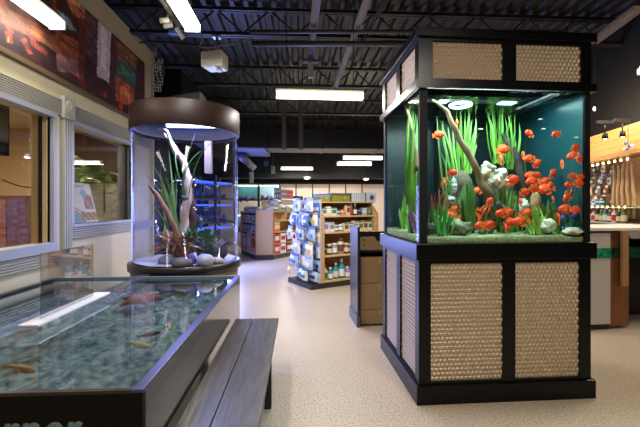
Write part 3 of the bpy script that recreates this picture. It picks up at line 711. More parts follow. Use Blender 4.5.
FISH = [
 (439, 135, 11, 10, 10, 'lone orange fish left of the long pale branch in open water'),
 (457, 123, 8, 80, 60, 'small orange fish among the tips of the tall grass clump'),
 (529, 133.6, 10, 200, 25, 'orange fish highest in the open water, left one of two'),
 (556, 134.5, 10, 190, -15, 'orange fish highest in the open water, right one of two'),
 (576, 148.5, 11, 20, 20, 'top fish of the close three by the right glass'),
 (572, 156, 10, 150, -20, 'middle fish of the close three by the right glass'),
 (580, 159.6, 10, 30, 10, 'lowest fish of the close three by the right glass'),
 (503.5, 150, 14, 15, 10, 'large orange fish beside the tall blades at the overflow box'),
 (500.5, 159.6, 11, 80, 60, 'orange fish nose up just under the large one at the overflow box'),
 (523, 155, 8, 85, 70, 'small orange fish swimming straight up right of the dark trunk'),
 (529, 159, 11, 190, -10, 'orange fish right of the fish swimming straight up'),
 (537.5, 163.5, 11, 20, 30, 'orange fish alone above the big central shoal'),
 (562, 163.5, 8, 85, 75, 'small orange fish standing upright in open water toward the right glass'),
 (497, 180, 6, 60, 20, 'small orange fish in front of the white lace rock'),
 (513, 180.5, 15, 15, 15, 'large orange fish between the lace rock and the dark trunk'),
 (530, 175.5, 10, 170, 0, 'left fish of the pair on top of the central shoal'),
 (537, 175.5, 10, 10, 0, 'right fish of the pair on top of the central shoal'),
 (532, 181.5, 13, 180, -10, 'fish at the left edge of the central shoal'),
 (534.5, 189, 12, 20, 5, 'lowest left fish of the central shoal'),
 (545.5, 182, 12, 10, 15, 'upper right fish of the central shoal'),
 (551, 186, 11, 40, 20, 'rightmost fish of the central shoal'),
 (545, 190, 15, 170, -8, 'largest fish at the heart of the central shoal'),
 (553.5, 173.7, 12, 30, 30, 'orange fish by itself above and right of the central shoal'),
 (525, 192.6, 12, 20, 10, 'orange fish just below and left of the central shoal'),
 (520.5, 202, 9, 80, 60, 'orange fish nose up beside the white rock under the shoal'),
 (536, 201.4, 9, 70, 20, 'orange fish in front of the tan slab rock'),
 (553, 199.4, 8, 70, 50, 'small orange fish above the dark green clump at the far right'),
 (573, 176.3, 9, 10, 0, 'left upper fish of the four near the right glass'),
 (581, 177, 8, 10, 0, 'right upper fish of the four near the right glass'),
 (569, 185, 10, 190, 0, 'left lower fish of the four near the right glass'),
 (579, 183.5, 11, 10, 8, 'right lower fish of the four near the right glass'),
 (568, 197, 15, 205, -35, 'large reddish orange fish diving by the right glass'),
 (565, 209.5, 12, 170, 0, 'orange fish just above the violet coral, left one'),
 (576, 210, 10, 10, 0, 'orange fish just above the violet coral, right one'),
 (557.5, 218, 11, 85, 75, 'orange fish standing upright beside the white rock on the sand'),
 (490, 202, 11, 30, 35, 'orange fish rising at the top of the largest near group'),
 (488, 213, 19, 15, 20, 'biggest red-orange fish in the middle near the front glass'),
 (501.5, 213.8, 12, 190, 0, 'left fish of the pair right of the biggest red-orange fish'),
 (508, 212.6, 11, 10, 0, 'right fish of the pair right of the biggest red-orange fish'),
 (527, 214, 14, 5, 8, 'orange fish beside the lime grass low in the tank'),
 (480, 226, 12, 190, -5, 'left fish of the low pair over the sand below the biggest fish'),
 (490, 225.5, 13, 10, 10, 'right fish of the low pair over the sand below the biggest fish'),
 (510.5, 223, 13, 20, 10, 'middle fish of the low three over the sand'),
 (520, 222, 14, 170, -5, 'right fish of the low three over the sand'),
 (506, 229, 10, 70, 50, 'left fish of the low three over the sand, nose up'),
 (452.5, 172.8, 10, 10, 5, 'orange fish above the striped rock near the stump'),
 (444.4, 183.4, 13, 220, -40, 'orange fish diving above the red leafed plant'),
 (477, 191.6, 11, 160, -30, 'orange fish against the pale branch above the broad leaves'),
 (472.5, 212.6, 11, 150, -30, 'orange fish between the broad leaves and the biggest fish'),
 (456.5, 210.5, 13, 10, 8, 'upper fish of the near left three'),
 (451, 217, 14, 175, 5, 'middle fish of the near left three'),
 (454.5, 224.2, 13, 10, 0, 'lowest fish of the near left three'),
]
for f in FISH: fish(*f)
for (px, py, D, lab) in ((407, 139, 3.5, 'orange fish seen through the left side glass, lower of two'), (410, 128, 3.4, 'orange fish seen through the left side glass, upper of two'), (408.5, 216, 3.4, 'orange fish seen low through the left side glass')):
    fish(px, py, 8, 80, 10, lab, D)
M_silver = mat('silver_fish', (210, 214, 206), .3)
for px, py, lab in ((541, 119.4, 'tiny silver fish highest in the open dark water'), (544, 129, 'tiny silver fish below the highest silver one'), (481, 129, 'tiny silver fish right of the tall grass clump'), (577, 137.5, 'tiny silver fish near the right glass')):
    b = MB().blob((0, 0, 0), (.5, .1, .16), 10, 6); o = b.build('silver_fish', M_silver, None, W(px, py, 3.06)); o.scale = (.035, .035, .035); tag(o, lab, 'fish', 'tiny silver fish in the big aquarium')
    MB().prism([(-.45, 0), (-.7, .16), (-.7, -.16)], 'y', -.02, .02).build('tail_fin', M_silver, o)

# ================================================================== cylinder aquarium
CYC = W(186.5, 206, 4.75); CYC.z = 0
cyl = thing('cylinder_aquarium', 'round acrylic column aquarium with brown collar behind the touch tank', 'aquarium', CYC)
MB().lathe([(0, 0), (.63, 0), (.63, .735), (0, .735)], 64).build('pedestal', mat('tan_pedestal', (150, 122, 88), .5), cyl)
MB().lathe([(0, .735), (.655, .735), (.665, .745), (.665, .82), (.655, .83), (.62, .83), (.62, .82), (0, .82)], 72).build('base_ring', mat('dark_brown_ring', (38, 30, 26), .3), cyl)
MB().lathe([(.625, .82), (.625, 2.42), (.607, 2.42), (.607, .82)], 96, closed=True).build('acrylic_wall', glass('column_acrylic', (.88, .90, .975), 1.4, .6), cyl)
MB().lathe([(.645, 2.39), (.65, 2.40), (.65, 2.668), (.64, 2.678), (.58, 2.678), (.58, 2.663), (.632, 2.663), (.632, 2.39)], 96, closed=True).build('collar', mat('red_brown_veneer', (46, 26, 21), .5, spec=.3, col2=(38, 22, 17), scale=2, stretch=(1, 1, .2)), cyl)
MB().lathe([(0, 2.645), (.58, 2.645), (.58, 2.67), (0, 2.67)], 48).build('lid', M_blackmatte, cyl)
MB().lathe([(.605, 2.42), (.605, 2.64), (.60, 2.64), (.60, 2.42)], 72, closed=True).build('inner_liner', mat('grey_liner', (150, 150, 156), .4), cyl)
b = MB(); N = 28; vs = []
for j in range(13):
    for i in range(48):
        r = .604*j/12; t = 2*math.pi*i/48; x, y = r*math.cos(t), r*math.sin(t)
        vs.append((x, y, .845+.015*mnoise.noise(Vector((x*6, y*6, 0)))))
b.add(vs, [(j*48+i, j*48+(i+1) % 48, (j+1)*48+(i+1) % 48, (j+1)*48+i) for j in range(12) for i in range(48)], 0, True)
b.build('sand_bed', mat('white_sand', (184, 178, 178), .9, var=.06, scale=80, bump=.4), cyl)
def CYL(px, py, dy=0):    # point at the column's axis distance
    return W(px, py, 4.75+dy)
L0 = CYL(167, 126, -.1)-CYC; L1 = CYL(221, 126, -.1)-CYC
lb = MB().box(L0.x, L1.x, L0.y-.03, L0.y+.03, L0.z-.012, L0.z+.018)
lb.build('led_strip', emit('blue_white_led', (150, 165, 255), 14), cyl)
M_ledhouse = MB().box(L0.x-.02, L1.x+.02, L0.y-.05, L0.y+.05, L0.z+.018, L0.z+.05).build('led_housing', M_blackmatte, cyl)
MB().tube([(0, L0.y, L0.z+.05), (0, L0.y, 2.645)], .01, 6).build('led_bracket', M_blackmatte, cyl)
area('led_lamp', ((L0.x+L1.x)/2, L0.y, L0.z-.03), L1.x-L0.x, 36, (.48, .54, 1), parent=cyl, size_y=.06)
MB().box(.17, .26, .2, .28, 1.93, 2.35).build('reflection_box', mat('brown_reflection', (110, 92, 84), .5), cyl, bevel=.005)  # solid box stands in for a brown reflection in the column
b = thing('lid_box', 'black box lying on top of the round aquarium collar', 'box', Vector((CYC.x+.0, CYC.y, 2.717)))
MB().prism([(-.22, -.045), (.2, -.045), (.2, .02), (.2, .17), (-.12, .12), (-.22, .05)], 'y', -.15, .15).build('body', M_blackmatte, b, bevel=.005)
MB().box(.2, .212, -.12, .12, -.035, .17).build('end_plate', mat('dark_grey', (46, 46, 48), .5), b)
# contents
M_bark = mat('orange_brown_driftwood', (150, 108, 80), .7, col2=(92, 58, 42), scale=16, stretch=(1, 1, .2), bump=.6)
M_barkp = mat('bleached_driftwood', (214, 190, 168), .7, col2=(162, 128, 104), scale=16, stretch=(1, 1, .2), bump=.5)
def D4(px, py, d=0): return (px, py, 4.75+d)
log('driftwood_branch', 'tall bleached driftwood trunk in the middle of the round aquarium', [D4(181, 256), D4(184, 232), D4(186, 205), D4(189, 180), D4(184, 164), D4(177, 152), D4(171, 142), D4(164, 133)], [.05, .055, .055, .048, .04, .034, .022, .01], M_barkp)
log('driftwood_branch', 'bleached twig forking from the tall trunk in the round aquarium', [D4(178, 156, -.05), D4(172, 146, -.07), D4(166, 131, -.1), D4(158, 128, -.1)], [.03, .025, .018, .01], M_barkp)
log('driftwood_branch', 'orange brown branch leaning left in the round aquarium', [D4(178, 252, -.1), D4(174, 228, -.12), D4(167, 212, -.15), D4(158, 196, -.18), D4(149, 186, -.2)], [.04, .038, .036, .032, .014], M_bark)
log('driftwood_branch', 'dark brown trunk behind the bleached trunk in the round aquarium', [D4(188, 254, .1), D4(191, 228, .1), D4(192, 206, .1), D4(191, 188, .1)], [.06, .055, .05, .02], mat('dark_bark', (84, 52, 36), .75, col2=(52, 34, 26), scale=16, bump=.6))
def tuft2(label, px, py, D, tops, width, material, n_each, lean=.06, basew=.05, name='water_plant'):
    base = W(px, py, D); t = thing(name, label, 'plant', base)
    f = MB(); random.seed(int(px*13))
    for (tx, ty) in tops:
        for k in range(n_each):
            tip = W(tx+random.uniform(-3, 3)*(n_each > 1), ty+random.uniform(-2, 8)*(k > 0), D+random.uniform(-.2, .15))-base
            b0 = Vector((random.uniform(-basew, basew), random.uniform(-basew, basew), 0))
            f.blade(b0, tip, width*random.uniform(.8, 1.2), (tip.x*-.25+random.uniform(-lean, lean), random.uniform(-lean, lean), abs(tip.x)*.3), 8, 0, (RT+FW*random.uniform(-.6, .6)).normalized())
    f.build('foliage', material, t)
    MB().lathe([(0, -.01), (.04, 0), (.03, .05), (0, .06)], 10).build('root_crown', G_dark, t)
tuft2('tall green ribbon grass left of the trunk in the round aquarium', 172, 240, 4.7, [(142, 172), (150, 160), (154, 178), (160, 165), (163, 190), (166, 176), (170, 164), (147, 200), (158, 200), (175, 172), (169, 150)], .013, mat('ribbon_green', (120, 162, 84), .5, var=.3, scale=6), 1, .05, .1)
tuft2('thin green blades arching over the trunk top in the round aquarium', 184, 200, 4.6, [(198, 129), (218, 138), (202, 150), (176, 150), (208, 160)], .008, G_mid, 1, .08)
tuft2('spiky reddish brown plant at the foot of the round aquarium trunk', 180, 260, 4.42, [(152, 236), (150, 246), (158, 232), (164, 228), (170, 232), (176, 228), (182, 230), (190, 234), (196, 240), (200, 248), (160, 244), (188, 244), (148, 252), (166, 238), (176, 240)], .018, mat('russet_leaf', (164, 116, 80), .5, var=.35, scale=6), 8, .09, .05)
t = thing('water_plant', 'round bushy green plant right of the trunk in the round aquarium', 'plant', W(198, 242, 4.55)); f = MB(); random.seed(4)
for k in range(260):
    d = Vector((random.gauss(0, 1), random.gauss(0, 1), random.gauss(0, .8))).normalized()*random.uniform(.5, 1)
    p = Vector((d.x*.21, d.y*.17, d.z*.16)); f.blade(p, p+d*.07+Vector((0, 0, .02)), .026, n=3)
f.build('foliage', mat('grey_green_leaf', (74, 104, 70), .5, var=.3, scale=8), t)
s = MB()
for k in range(6): s.tube([(0, 0, -.18), (random.uniform(-.1, .1), random.uniform(-.1, .1), .05)], .008, 6)
s.build('stem', G_dark, t)
M_stone = mat('grey_stone', (150, 146, 150), .7, col2=(118, 114, 120), scale=12, bump=.2)
def stone(label, px, py, sx, sz, col, seed, D=4.32):
    return rock(label, px, py-1, D, sx*1.12, sz*1.15, mat('stone_%02d' % seed, col, .65, var=.15, scale=14, bump=.2), 20+seed, .12, name='river_stone')
stone('grey river stone at the left of the round aquarium stones', 168, 262, 9, 5.5, (122, 118, 120), 1)
stone('dark brown-grey river stone below the spiky plant', 182, 264, 9.5, 5, (92, 82, 82), 2, 4.22)
stone('small violet river stone between the dark and the pale one', 191, 261, 4.5, 5.5, (94, 82, 128), 3, 4.3)
stone('pale lilac river stone right of the small violet one', 205, 262, 8, 6.5, (150, 143, 160), 4, 4.3)
stone('flat pale stone at the right of the round aquarium stones', 217, 262, 6, 3.5, (140, 132, 140), 5, 4.4)
stone('dark craggy rock leaning under the bushy plant in the round aquarium', 213, 251, 13, 11, (62, 56, 60), 6, 4.65)
log('driftwood_branch', 'short dark red branch lying right of the craggy rock', [D4(214, 250, -.15), D4(221, 246, -.15), D4(228, 241, -.15)], [.03, .025, .008], mat('maroon_bark', (96, 56, 58), .7, bump=.4))

# ================================================================== touch tank
TX_A, TX_B, TY_A, TY_B, TZ = -2.52, -.628, 1.566, 4.08, .762
tt = thing('touch_tank', 'wide low open touch tank full of water in the foreground', 'aquarium', (TX_B, TY_A, 0))
def L(x, y, z): return (x-TX_B, y-TY_A, z)
def tbox(x0, x1, y0, y1, z0, z1, name, m, bevel=0):
    return MB().box(x0-TX_B, x1-TX_B, y0-TY_A, y1-TY_A, z0, z1).build(name, m, tt, bevel=bevel)
M_side = mat('dark_polished_panel', (52, 46, 42), .12, coat=.6)
tbox(TX_A, TX_B, TY_A, TY_A+.03, 0, .747, 'front_panel', mat('black_front_panel', (9, 8, 8), .5, spec=.2))
tbox(TX_B-.03, TX_B, TY_A+.03, TY_B, 0, .747, 'side_panel', M_side)
tbox(TX_A, TX_B-.03, TY_B-.03, TY_B, 0, .747, 'back_panel', M_blackmatte)
tbox(TX_A, TX_A+.03, TY_A+.03, TY_B-.03, 0, .747, 'side_panel', M_blackmatte)
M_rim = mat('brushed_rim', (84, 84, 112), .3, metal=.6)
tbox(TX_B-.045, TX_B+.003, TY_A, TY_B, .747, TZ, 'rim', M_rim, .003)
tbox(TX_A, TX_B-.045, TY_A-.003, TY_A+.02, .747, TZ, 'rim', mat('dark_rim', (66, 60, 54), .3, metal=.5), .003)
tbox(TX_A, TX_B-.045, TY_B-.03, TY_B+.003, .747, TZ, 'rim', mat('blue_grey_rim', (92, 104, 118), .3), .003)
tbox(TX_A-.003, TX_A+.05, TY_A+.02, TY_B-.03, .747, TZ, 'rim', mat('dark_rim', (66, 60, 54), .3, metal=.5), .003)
b = MB(); NX, NY = 80, 100; vs = []
for j in range(NY+1):
    for i in range(NX+1):
        x = TX_A+.03+(TX_B-TX_A-.06)*i/NX; y = TY_A+.03+(TY_B-TY_A-.06)*j/NY
        z = .585+.05*mnoise.noise(Vector((x*3, y*3, 0)))+.028*mnoise.noise(Vector((x*9, y*9, 4)))+.012*mnoise.noise(Vector((x*24, y*24, 9)))
        vs.append(L(x, y, z))
b.add(vs, [(j*(NX+1)+i, j*(NX+1)+i+1, (j+1)*(NX+1)+i+1, (j+1)*(NX+1)+i) for j in range(NY) for i in range(NX)], 0, True)
b.build('rocky_bed', mat('grey_green_bed', (70, 84, 92), .85, col2=(158, 170, 176), scale=18, bump=.8, detail=8), tt)
b = MB().add([L(TX_A+.03, TY_A+.02, .742), L(TX_B-.045, TY_A+.02, .742), L(TX_B-.045, TY_B-.03, .742), L(TX_A+.03, TY_B-.03, .742)], [(0, 1, 2, 3)])
b.build('water', glass('touch_tank_water', (.70, .80, .80), 1.33, 1.4, bump=.05, scale=7, base=.13), tt)
M_inner = mat('pale_blue_liner', (104, 122, 126), .5)
tbox(TX_A+.03, TX_B-.046, TY_B-.036, TY_B-.031, .45, .746, 'inner_liner', M_inner); tbox(TX_A+.03, TX_A+.035, TY_A+.03, TY_B-.037, .45, .746, 'inner_liner', M_inner)
# lettering on the front panel
def text(body, size, loc, m, ext, off, name, parent):
    cu = bpy.data.curves.new(name, 'FONT'); cu.body = body; cu.size = size; cu.extrude = ext; cu.offset = off; cu.align_x = 'LEFT'; cu.space_character = 1.12
    f = bpy.data.objects.new(name+'_curve', cu); COL.objects.link(f)
    bpy.context.view_layer.update()
    me = bpy.data.meshes.new_from_object(f.evaluated_get(bpy.context.evaluated_depsgraph_get()))
    bpy.data.objects.remove(f); me.materials.clear(); me.materials.append(m)
    o = bpy.data.objects.new(name, me); COL.objects.link(o); o.parent = parent
    o.location = loc; o.rotation_euler = (R(90), 0, 0)
    return o
p = on_wall(3, 424, 0)
LX = (3-320)/F*1.535; 
lx0 = W(3, 423, 1.497)
for (m, e, of, dy, nm) in ((mat('tan_letter_edge', (150, 128, 92), .5), .004, .0016, -.001, 'lettering_outline'), (mat('teal_letter_face', (92, 146, 146), .5), .005, 0, -.005, 'lettering')):
    text('rner', .155, (lx0.x-TX_B, dy, lx0.z-.076), m, e, of, nm, tt)
# fish-tank creatures in the touch tank
def bed(px, py, z=.63):
    k = (py-HY)/F; D = (EYE-z)/k; return W(px, py, D)
b = thing('sea_star', 'red sea star lying on the touch tank bed near the far edge', 'starfish', bed(141, 301, .655))
for k in range(5):
    a = 2*math.pi*k/5+.3; MB().tube([(0, 0, .02), (math.cos(a)*.1, math.sin(a)*.1, .018), (math.cos(a)*.19, math.sin(a)*.19, .004)], [.045, .032, .008], 8).build('arm', mat('coral_red', (178, 70, 62), .6, var=.2, scale=30), b)
MB().blob((0, 0, .02), (.06, .06, .03), 12, 8).build('disc', MATS['coral_red'], b)
def koi(px, py, label, cols, rz, s):
    t = thing('touch_tank_fish', label, 'fish', bed(px, py, .675), rz)
    MB().blob((0, 0, 0), (.5*s, .13*s, .12*s), 14, 10).build('body', mat('fish_'+cols[3], cols[:3], .5), t)
    MB().prism([(-.46*s, 0), (-.7*s, .16*s), (-.64*s, 0), (-.7*s, -.16*s)], 'z', -.006, .006).build('tail_fin', MATS['fish_'+cols[3]], t)
    MB().prism([(.1*s, .1*s), (-.1*s, .24*s), (-.06*s, .08*s)], 'z', -.004, .004).build('side_fin', MATS['fish_'+cols[3]], t)
    MB().prism([(.1*s, -.1*s), (-.1*s, -.24*s), (-.06*s, -.08*s)], 'z', -.004, .004).build('side_fin', MATS['fish_'+cols[3]], t)
koi(141, 345, 'pale yellow fish in the middle of the touch tank', (206, 178, 112, 'yellow'), -.5, .15)
koi(169, 326, 'small cream fish beyond the pale yellow one in the touch tank', (206, 184, 136, 'cream'), 1.9, .11)
koi(151, 334, 'dark red fish between the yellow and the cream fish', (96, 46, 50, 'maroon'), .6, .12)
koi(24, 369, 'orange brown fish near the front rim of the touch tank', (170, 112, 70, 'orange_brown'), -.4, .16)
koi(153, 293, 'white fish beside the red sea star', (216, 222, 222, 'white'), .3, .11)
# acrylic guard standing on a white strip along the tank
ga = W(33, 325, 2.235); gb = W(92, 297, 2.235*119/91)
gx = ga.x
g = thing('acrylic_guard', 'clear upright acrylic guard on a white strip across the touch tank', 'guard', (gx, ga.y, .75))
MB().box(-.11, .03, -.09, 0.0, .035, .047).build('clear_shelf', M_acryl, g)
MB().box(-.09, .03, 0.0, .86, .035, .05).build('white_strip', mat('white_strip', (214, 216, 226), .3), g, bevel=.004)
MB().box(-.06, .03, .865, 1.7, .035, .047).build('clear_shelf', M_acryl, g)
MB().box(-.04, -.032, 0.12, .72, .05, .455).build('upright_sheet', glass('guard_acrylic', (.8, .8, .82), 1.5, 1.3, base=.2), g)
for q in (.02, 1.62): MB().box(-.05, .02, q, q+.03, -.13, .035).build('foot', M_acryl, g)
# ================================================================== bench
bn = thing('bench', 'long dark weathered wooden bench beside the touch tank', 'bench', (-.60, 1.0, 0))
M_bench = mat('weathered_dark_wood', (78, 71, 65), .36, col2=(46, 40, 36), scale=5, stretch=(9, 1, 9), bump=.15)
YB = 3.646-1.0
MB().box(0, .165, 0, YB, .395, .43).build('plank', M_bench, bn, bevel=.003)
MB().box(.170, .405, 0, YB, .395, .43).build('plank', M_bench, bn, bevel=.003)
M_benchleg = mat('dark_bench_leg', (30, 26, 24), .5)
for x in (.02, .345):
    for y in (.15, 1.82): MB().box(x, x+.05, y, y+.06, 0, .395).build('leg', M_benchleg, bn)
MB().box(.03, .385, .16, .2, .33, .395).build('crossbar', M_benchleg, bn); MB().box(.03, .385, 1.83, 1.87, .33, .395).build('crossbar', M_benchleg, bn)

# ================================================================== store fittings
ORD = ['first', 'second', 'third', 'fourth', 'fifth', 'sixth', 'seventh', 'eighth', 'ninth', 'tenth', 'eleventh', 'twelfth', 'thirteenth', 'fourteenth', 'fifteenth', 'sixteenth']
NAMEC = {'white': (226, 226, 224), 'blue': (86, 124, 204), 'pale blue': (168, 192, 228), 'teal': (46, 140, 150), 'red': (190, 52, 56), 'pink': (236, 158, 164), 'black': (34, 34, 38), 'green': (74, 128, 70), 'yellow': (222, 184, 70), 'orange': (224, 116, 60), 'cream': (224, 206, 172), 'brown': (110, 76, 50), 'violet': (150, 132, 200), 'grey': (140, 142, 146), 'maroon': (120, 40, 62)}
def pm(c, rough=.4): return mat('packaging_'+c.replace(' ', '_'), NAMEC[c], rough)
class Frame:
    def __init__(s, o, ang): s.o = Vector((o[0], o[1], 0)); s.a = ang; s.e = Vector((math.cos(ang), math.sin(ang), 0)); s.n = Vector((-math.sin(ang), math.cos(ang), 0))
    def p(s, x, y, z): q = s.o+s.e*x+s.n*y; q.z = z; return q
def product(kind, fr, x, y, z, w, d, h, c1, c2, label, cat, group, lab2=None):
    """one package standing (or hanging) with its foot at (x, y, z) of a shelf frame"""
    b = MB(); ms = [pm(c1), pm(c2)]
    if kind == 'box':
        b.box(-w/2, w/2, 0, d, 0, h); b.box(-w*.4, w*.4, -.002, 0, h*.3, h*.75, 1); b.box(-w*.5, w*.5, -.001, 0, h*.86, h, 1); nm = 'carton'
    elif kind == 'jar':
        b.lathe([(0, 0), (w*.5, 0), (w*.5, h*.72), (w*.4, h*.8), (0, h*.8)], 14, (0, w/2, 0)); b.lathe([(w*.505, h*.18), (w*.505, h*.6)], 14, (0, w/2, 0), 1)
        b.lathe([(0, h*.8), (w*.44, h*.8), (w*.44, h), (0, h)], 14, (0, w/2, 0), 1); nm = 'jar'
    elif kind == 'bottle':
        b.lathe([(0, 0), (w*.5, 0), (w*.5, h*.6), (w*.2, h*.78), (w*.2, h*.86), (0, h*.86)], 14, (0, w/2, 0)); b.lathe([(w*.505, h*.12), (w*.505, h*.5)], 14, (0, w/2, 0), 1)
        b.lathe([(0, h*.86), (w*.24, h*.86), (w*.24, h), (0, h)], 12, (0, w/2, 0), 1); nm = 'bottle'
    elif kind == 'bag':
        P = [(-.5, 0), (.5, 0), (.53, .2), (.5, .8), (.44, .9), (.5, 1), (-.5, 1), (-.44, .9), (-.5, .8), (-.53, .2)]
        n = len(P); vs = []
        for t, k in ((0, .25), (.33, 1), (.66, 1), (1, .25)):
            for p in P: vs.append((p[0]*w*(.9+.1*k), d*t, p[1]*h*(.94+.06*k)))
        fs = [tuple(range(n)), tuple(range(3*n, 4*n))[::-1]]+[(j*n+i, j*n+n+i, j*n+n+(i+1) % n, j*n+(i+1) % n) for j in range(3) for i in range(n)]
        b.add(vs, fs); b.box(-w*.36, w*.36, -.004, d*.2, h*.3, h*.72, 1); nm = 'bag'
    else:   # hanging packet with a header card and pouch
        b.box(-w/2, w/2, 0, .006, h*.78, h, 1)
        vs = []
        for j in range(5):
            for i in range(5):
                u, v = i/4, j/4; vs.append(((u-.5)*w*.96, -d*math.sin(math.pi*u)**.6*math.sin(math.pi*(v*.8+.1))**.6, v*h*.8))
        b.add(vs, [(j*5+i, j*5+i+1, (j+1)*5+i+1, (j+1)*5+i) for j in range(4) for i in range(4)], 0, True)
        b.box(-w*.48, w*.48, 0, .004, 0, h*.8); b.box(-w*.3, w*.3, -d-.002, -d*.6, h*.25, h*.5, 1); nm = 'packet'
    return tag(b.build(lab2 or nm, ms, None, fr.p(x, y, z), fr.a), label, cat, group)
# ---------------- main birch shelf unit
o0 = W(322.3, 289, 6.87); FA = Frame(o0, R(28.7))
g = thing('shelf_unit', 'birch wood shelf unit with sloped sides in the middle aisle', 'shelf', (o0.x, o0.y, 0), FA.a)
SW = 1.32; DEP = .46
M_plinth = mat('dark_plinth', (44, 40, 38), .6)
M_blueblk = mat('birch_edge', (214, 178, 128), .45)
MB().box(.01, SW-.01, .02, DEP*2, 0, .1).build('plinth', M_plinth, g)
for x in (0, SW-.05):
    MB().prism([(0, .1), (0, 1.34), (.2, 1.56), (DEP*2-.2, 1.56), (DEP*2, 1.34), (DEP*2, .1)], 'x', x, x+.05).build('side_panel', M_wood, g, bevel=.003)
MB().box(.05, SW-.05, DEP-.01, DEP+.01, .1, 1.56).build('back_panel', mat('birch_back', (176, 134, 84), .5), g)
SZ = [.10, .56, .99, 1.29]
for i, z in enumerate(SZ):
    MB().box(.05, SW-.05, .03 if i < 3 else .08, DEP-.01, z, z+.03).build('shelf_board', M_blueblk, g)
MB().box(-.02, SW+.02, .12, DEP*2-.12, 1.56, 1.585).build('top_board', M_blueblk, g)
random.seed(21)
def row(fr, z, x0, x1, y, specs, where, group, gap=.01):
    x = x0; k = 0; cnt = {}
    while k < len(specs):
        kind, w, d, h, c1, c2 = specs[k]
        if x+w > x1+.02: break
        nm = {'box': 'carton', 'jar': 'jar', 'bottle': 'bottle', 'bag': 'bag', 'hang': 'packet'}[kind]
        cnt[(c1, nm)] = cnt.get((c1, nm), 0)+1
        same = sum(1 for q in specs if q[4] == c1 and q[0] == kind)
        lab = ('%s %s ' % (c1, nm) if same == 1 else '%s %s %s from left, ' % (ORD[cnt[(c1, nm)]-1], c1, nm))+where
        product(kind, fr, x+w/2, y, z, w, d, h, c1, c2, lab.replace(', on', ' on').replace(', in', ' in'), nm, group)
        x += w+gap; k += 1
row(FA, 1.32, .07, 1.27, .12, [('box', .1, .1, .14, 'white', 'teal'), ('box', .09, .1, .17, 'cream', 'white'), ('box', .12, .1, .15, 'white', 'green'), ('jar', .1, .1, .1, 'white', 'teal'), ('jar', .1, .1, .11, 'cream', 'orange'), ('box', .08, .1, .2, 'cream', 'brown'), ('bottle', .09, .1, .24, 'brown', 'red'), ('bottle', .08, .1, .22, 'black', 'white'), ('jar', .1, .1, .13, 'grey', 'black'), ('box', .1, .1, .14, 'pale blue', 'white'), ('box', .12, .1, .15, 'green', 'grey')], 'on the top shelf of the birch unit', 'goods on the top birch shelf')
row(FA, 1.02, .07, 1.27, .08, [('box', .13, .1, .19, 'white', 'violet'), ('box', .11, .1, .18, 'white', 'grey'), ('jar', .1, .1, .12, 'black', 'white'), ('jar', .1, .1, .13, 'grey', 'white'), ('box', .1, .1, .15, 'cream', 'brown'), ('box', .1, .1, .16, 'white', 'black'), ('box', .11, .1, .19, 'cream', 'grey'), ('box', .11, .1, .18, 'cream', 'green'), ('box', .11, .1, .19, 'cream', 'brown'), ('box', .1, .1, .18, 'white', 'green')], 'on the second shelf of the birch unit', 'goods on the second birch shelf')
row(FA, .59, .07, 1.27, .08, [('jar', .1, .1, .17, 'grey', 'black'), ('jar', .11, .1, .2, 'black', 'cream'), ('jar', .12, .1, .21, 'grey', 'white'), ('jar', .13, .1, .3, 'cream', 'brown'), ('jar', .11, .1, .2, 'brown', 'cream'), ('jar', .11, .1, .18, 'black', 'white'), ('jar', .11, .1, .2, 'cream', 'black')], 'on the third shelf of the birch unit', 'goods on the third birch shelf')
row(FA, .13, .07, 1.27, .07, [('bottle', .12, .1, .28, 'cream', 'green'), ('bottle', .11, .1, .22, 'teal', 'white'), ('bottle', .12, .1, .3, 'teal', 'cream'), ('bottle', .13, .1, .36, 'teal', 'white'), ('bottle', .11, .1, .2, 'violet', 'white'), ('bottle', .11, .1, .3, 'teal', 'white'), ('bottle', .11, .1, .25, 'blue', 'white')], 'on the lowest shelf of the birch unit', 'bottles on the lowest birch shelf')
def scene_fn(sky, land):
    def fn(u, v, p):
        k = mnoise.noise(Vector((u*9, v*7, 1)))
        if v > .92 or v < .04: return (40, 44, 40)
        if v > .66+.08*k: return sky
        if (u-.7)**2*2+(v-.45)**2 < .01: return (214, 170, 120)
        return tuple(max(0, q*(1+.3*k)) for q in land)
    return fn
def picture_box(x, w, h, label, fn, d=.18, cat='box'):
    b = MB().box(0, w, 0.002, d, 0, h); t = b.build('picture_carton', pm('green'), None, FA.p(x, .18, 1.585), FA.a); tag(t, label, cat, 'boxes on top of the birch unit')
    bg, cs = paint_grid((0, 0, 0), (w, 0, 0), (w, 0, h), (0, 0, h), 30, 16, fn); q = bg.build('printed_front', painted('printed_box', .35), t); set_print(q, cs)
picture_box(0.02, .27, .14, 'box with a blue sky and meadow picture atop the birch unit', scene_fn((120, 160, 220), (150, 142, 60)))
picture_box(.33, .42, .16, 'long box with a green meadow picture atop the birch unit', scene_fn((96, 110, 60), (146, 140, 58)))
def stripes(u, v, p): return (214, 218, 226) if int(u*18) % 3 else (170, 180, 204)
picture_box(.79, .34, .17, 'white striped box right of the meadow box', stripes)
def blob_fn(u, v, p): return (70, 80, 110) if (u-.55)**2+(v-.45)**2*.6 < .05+.03*mnoise.noise(Vector((u*8, v*8, 0))) else (196, 214, 236)
picture_box(1.16, .26, .19, 'pale blue box at the right end atop the birch unit', blob_fn)
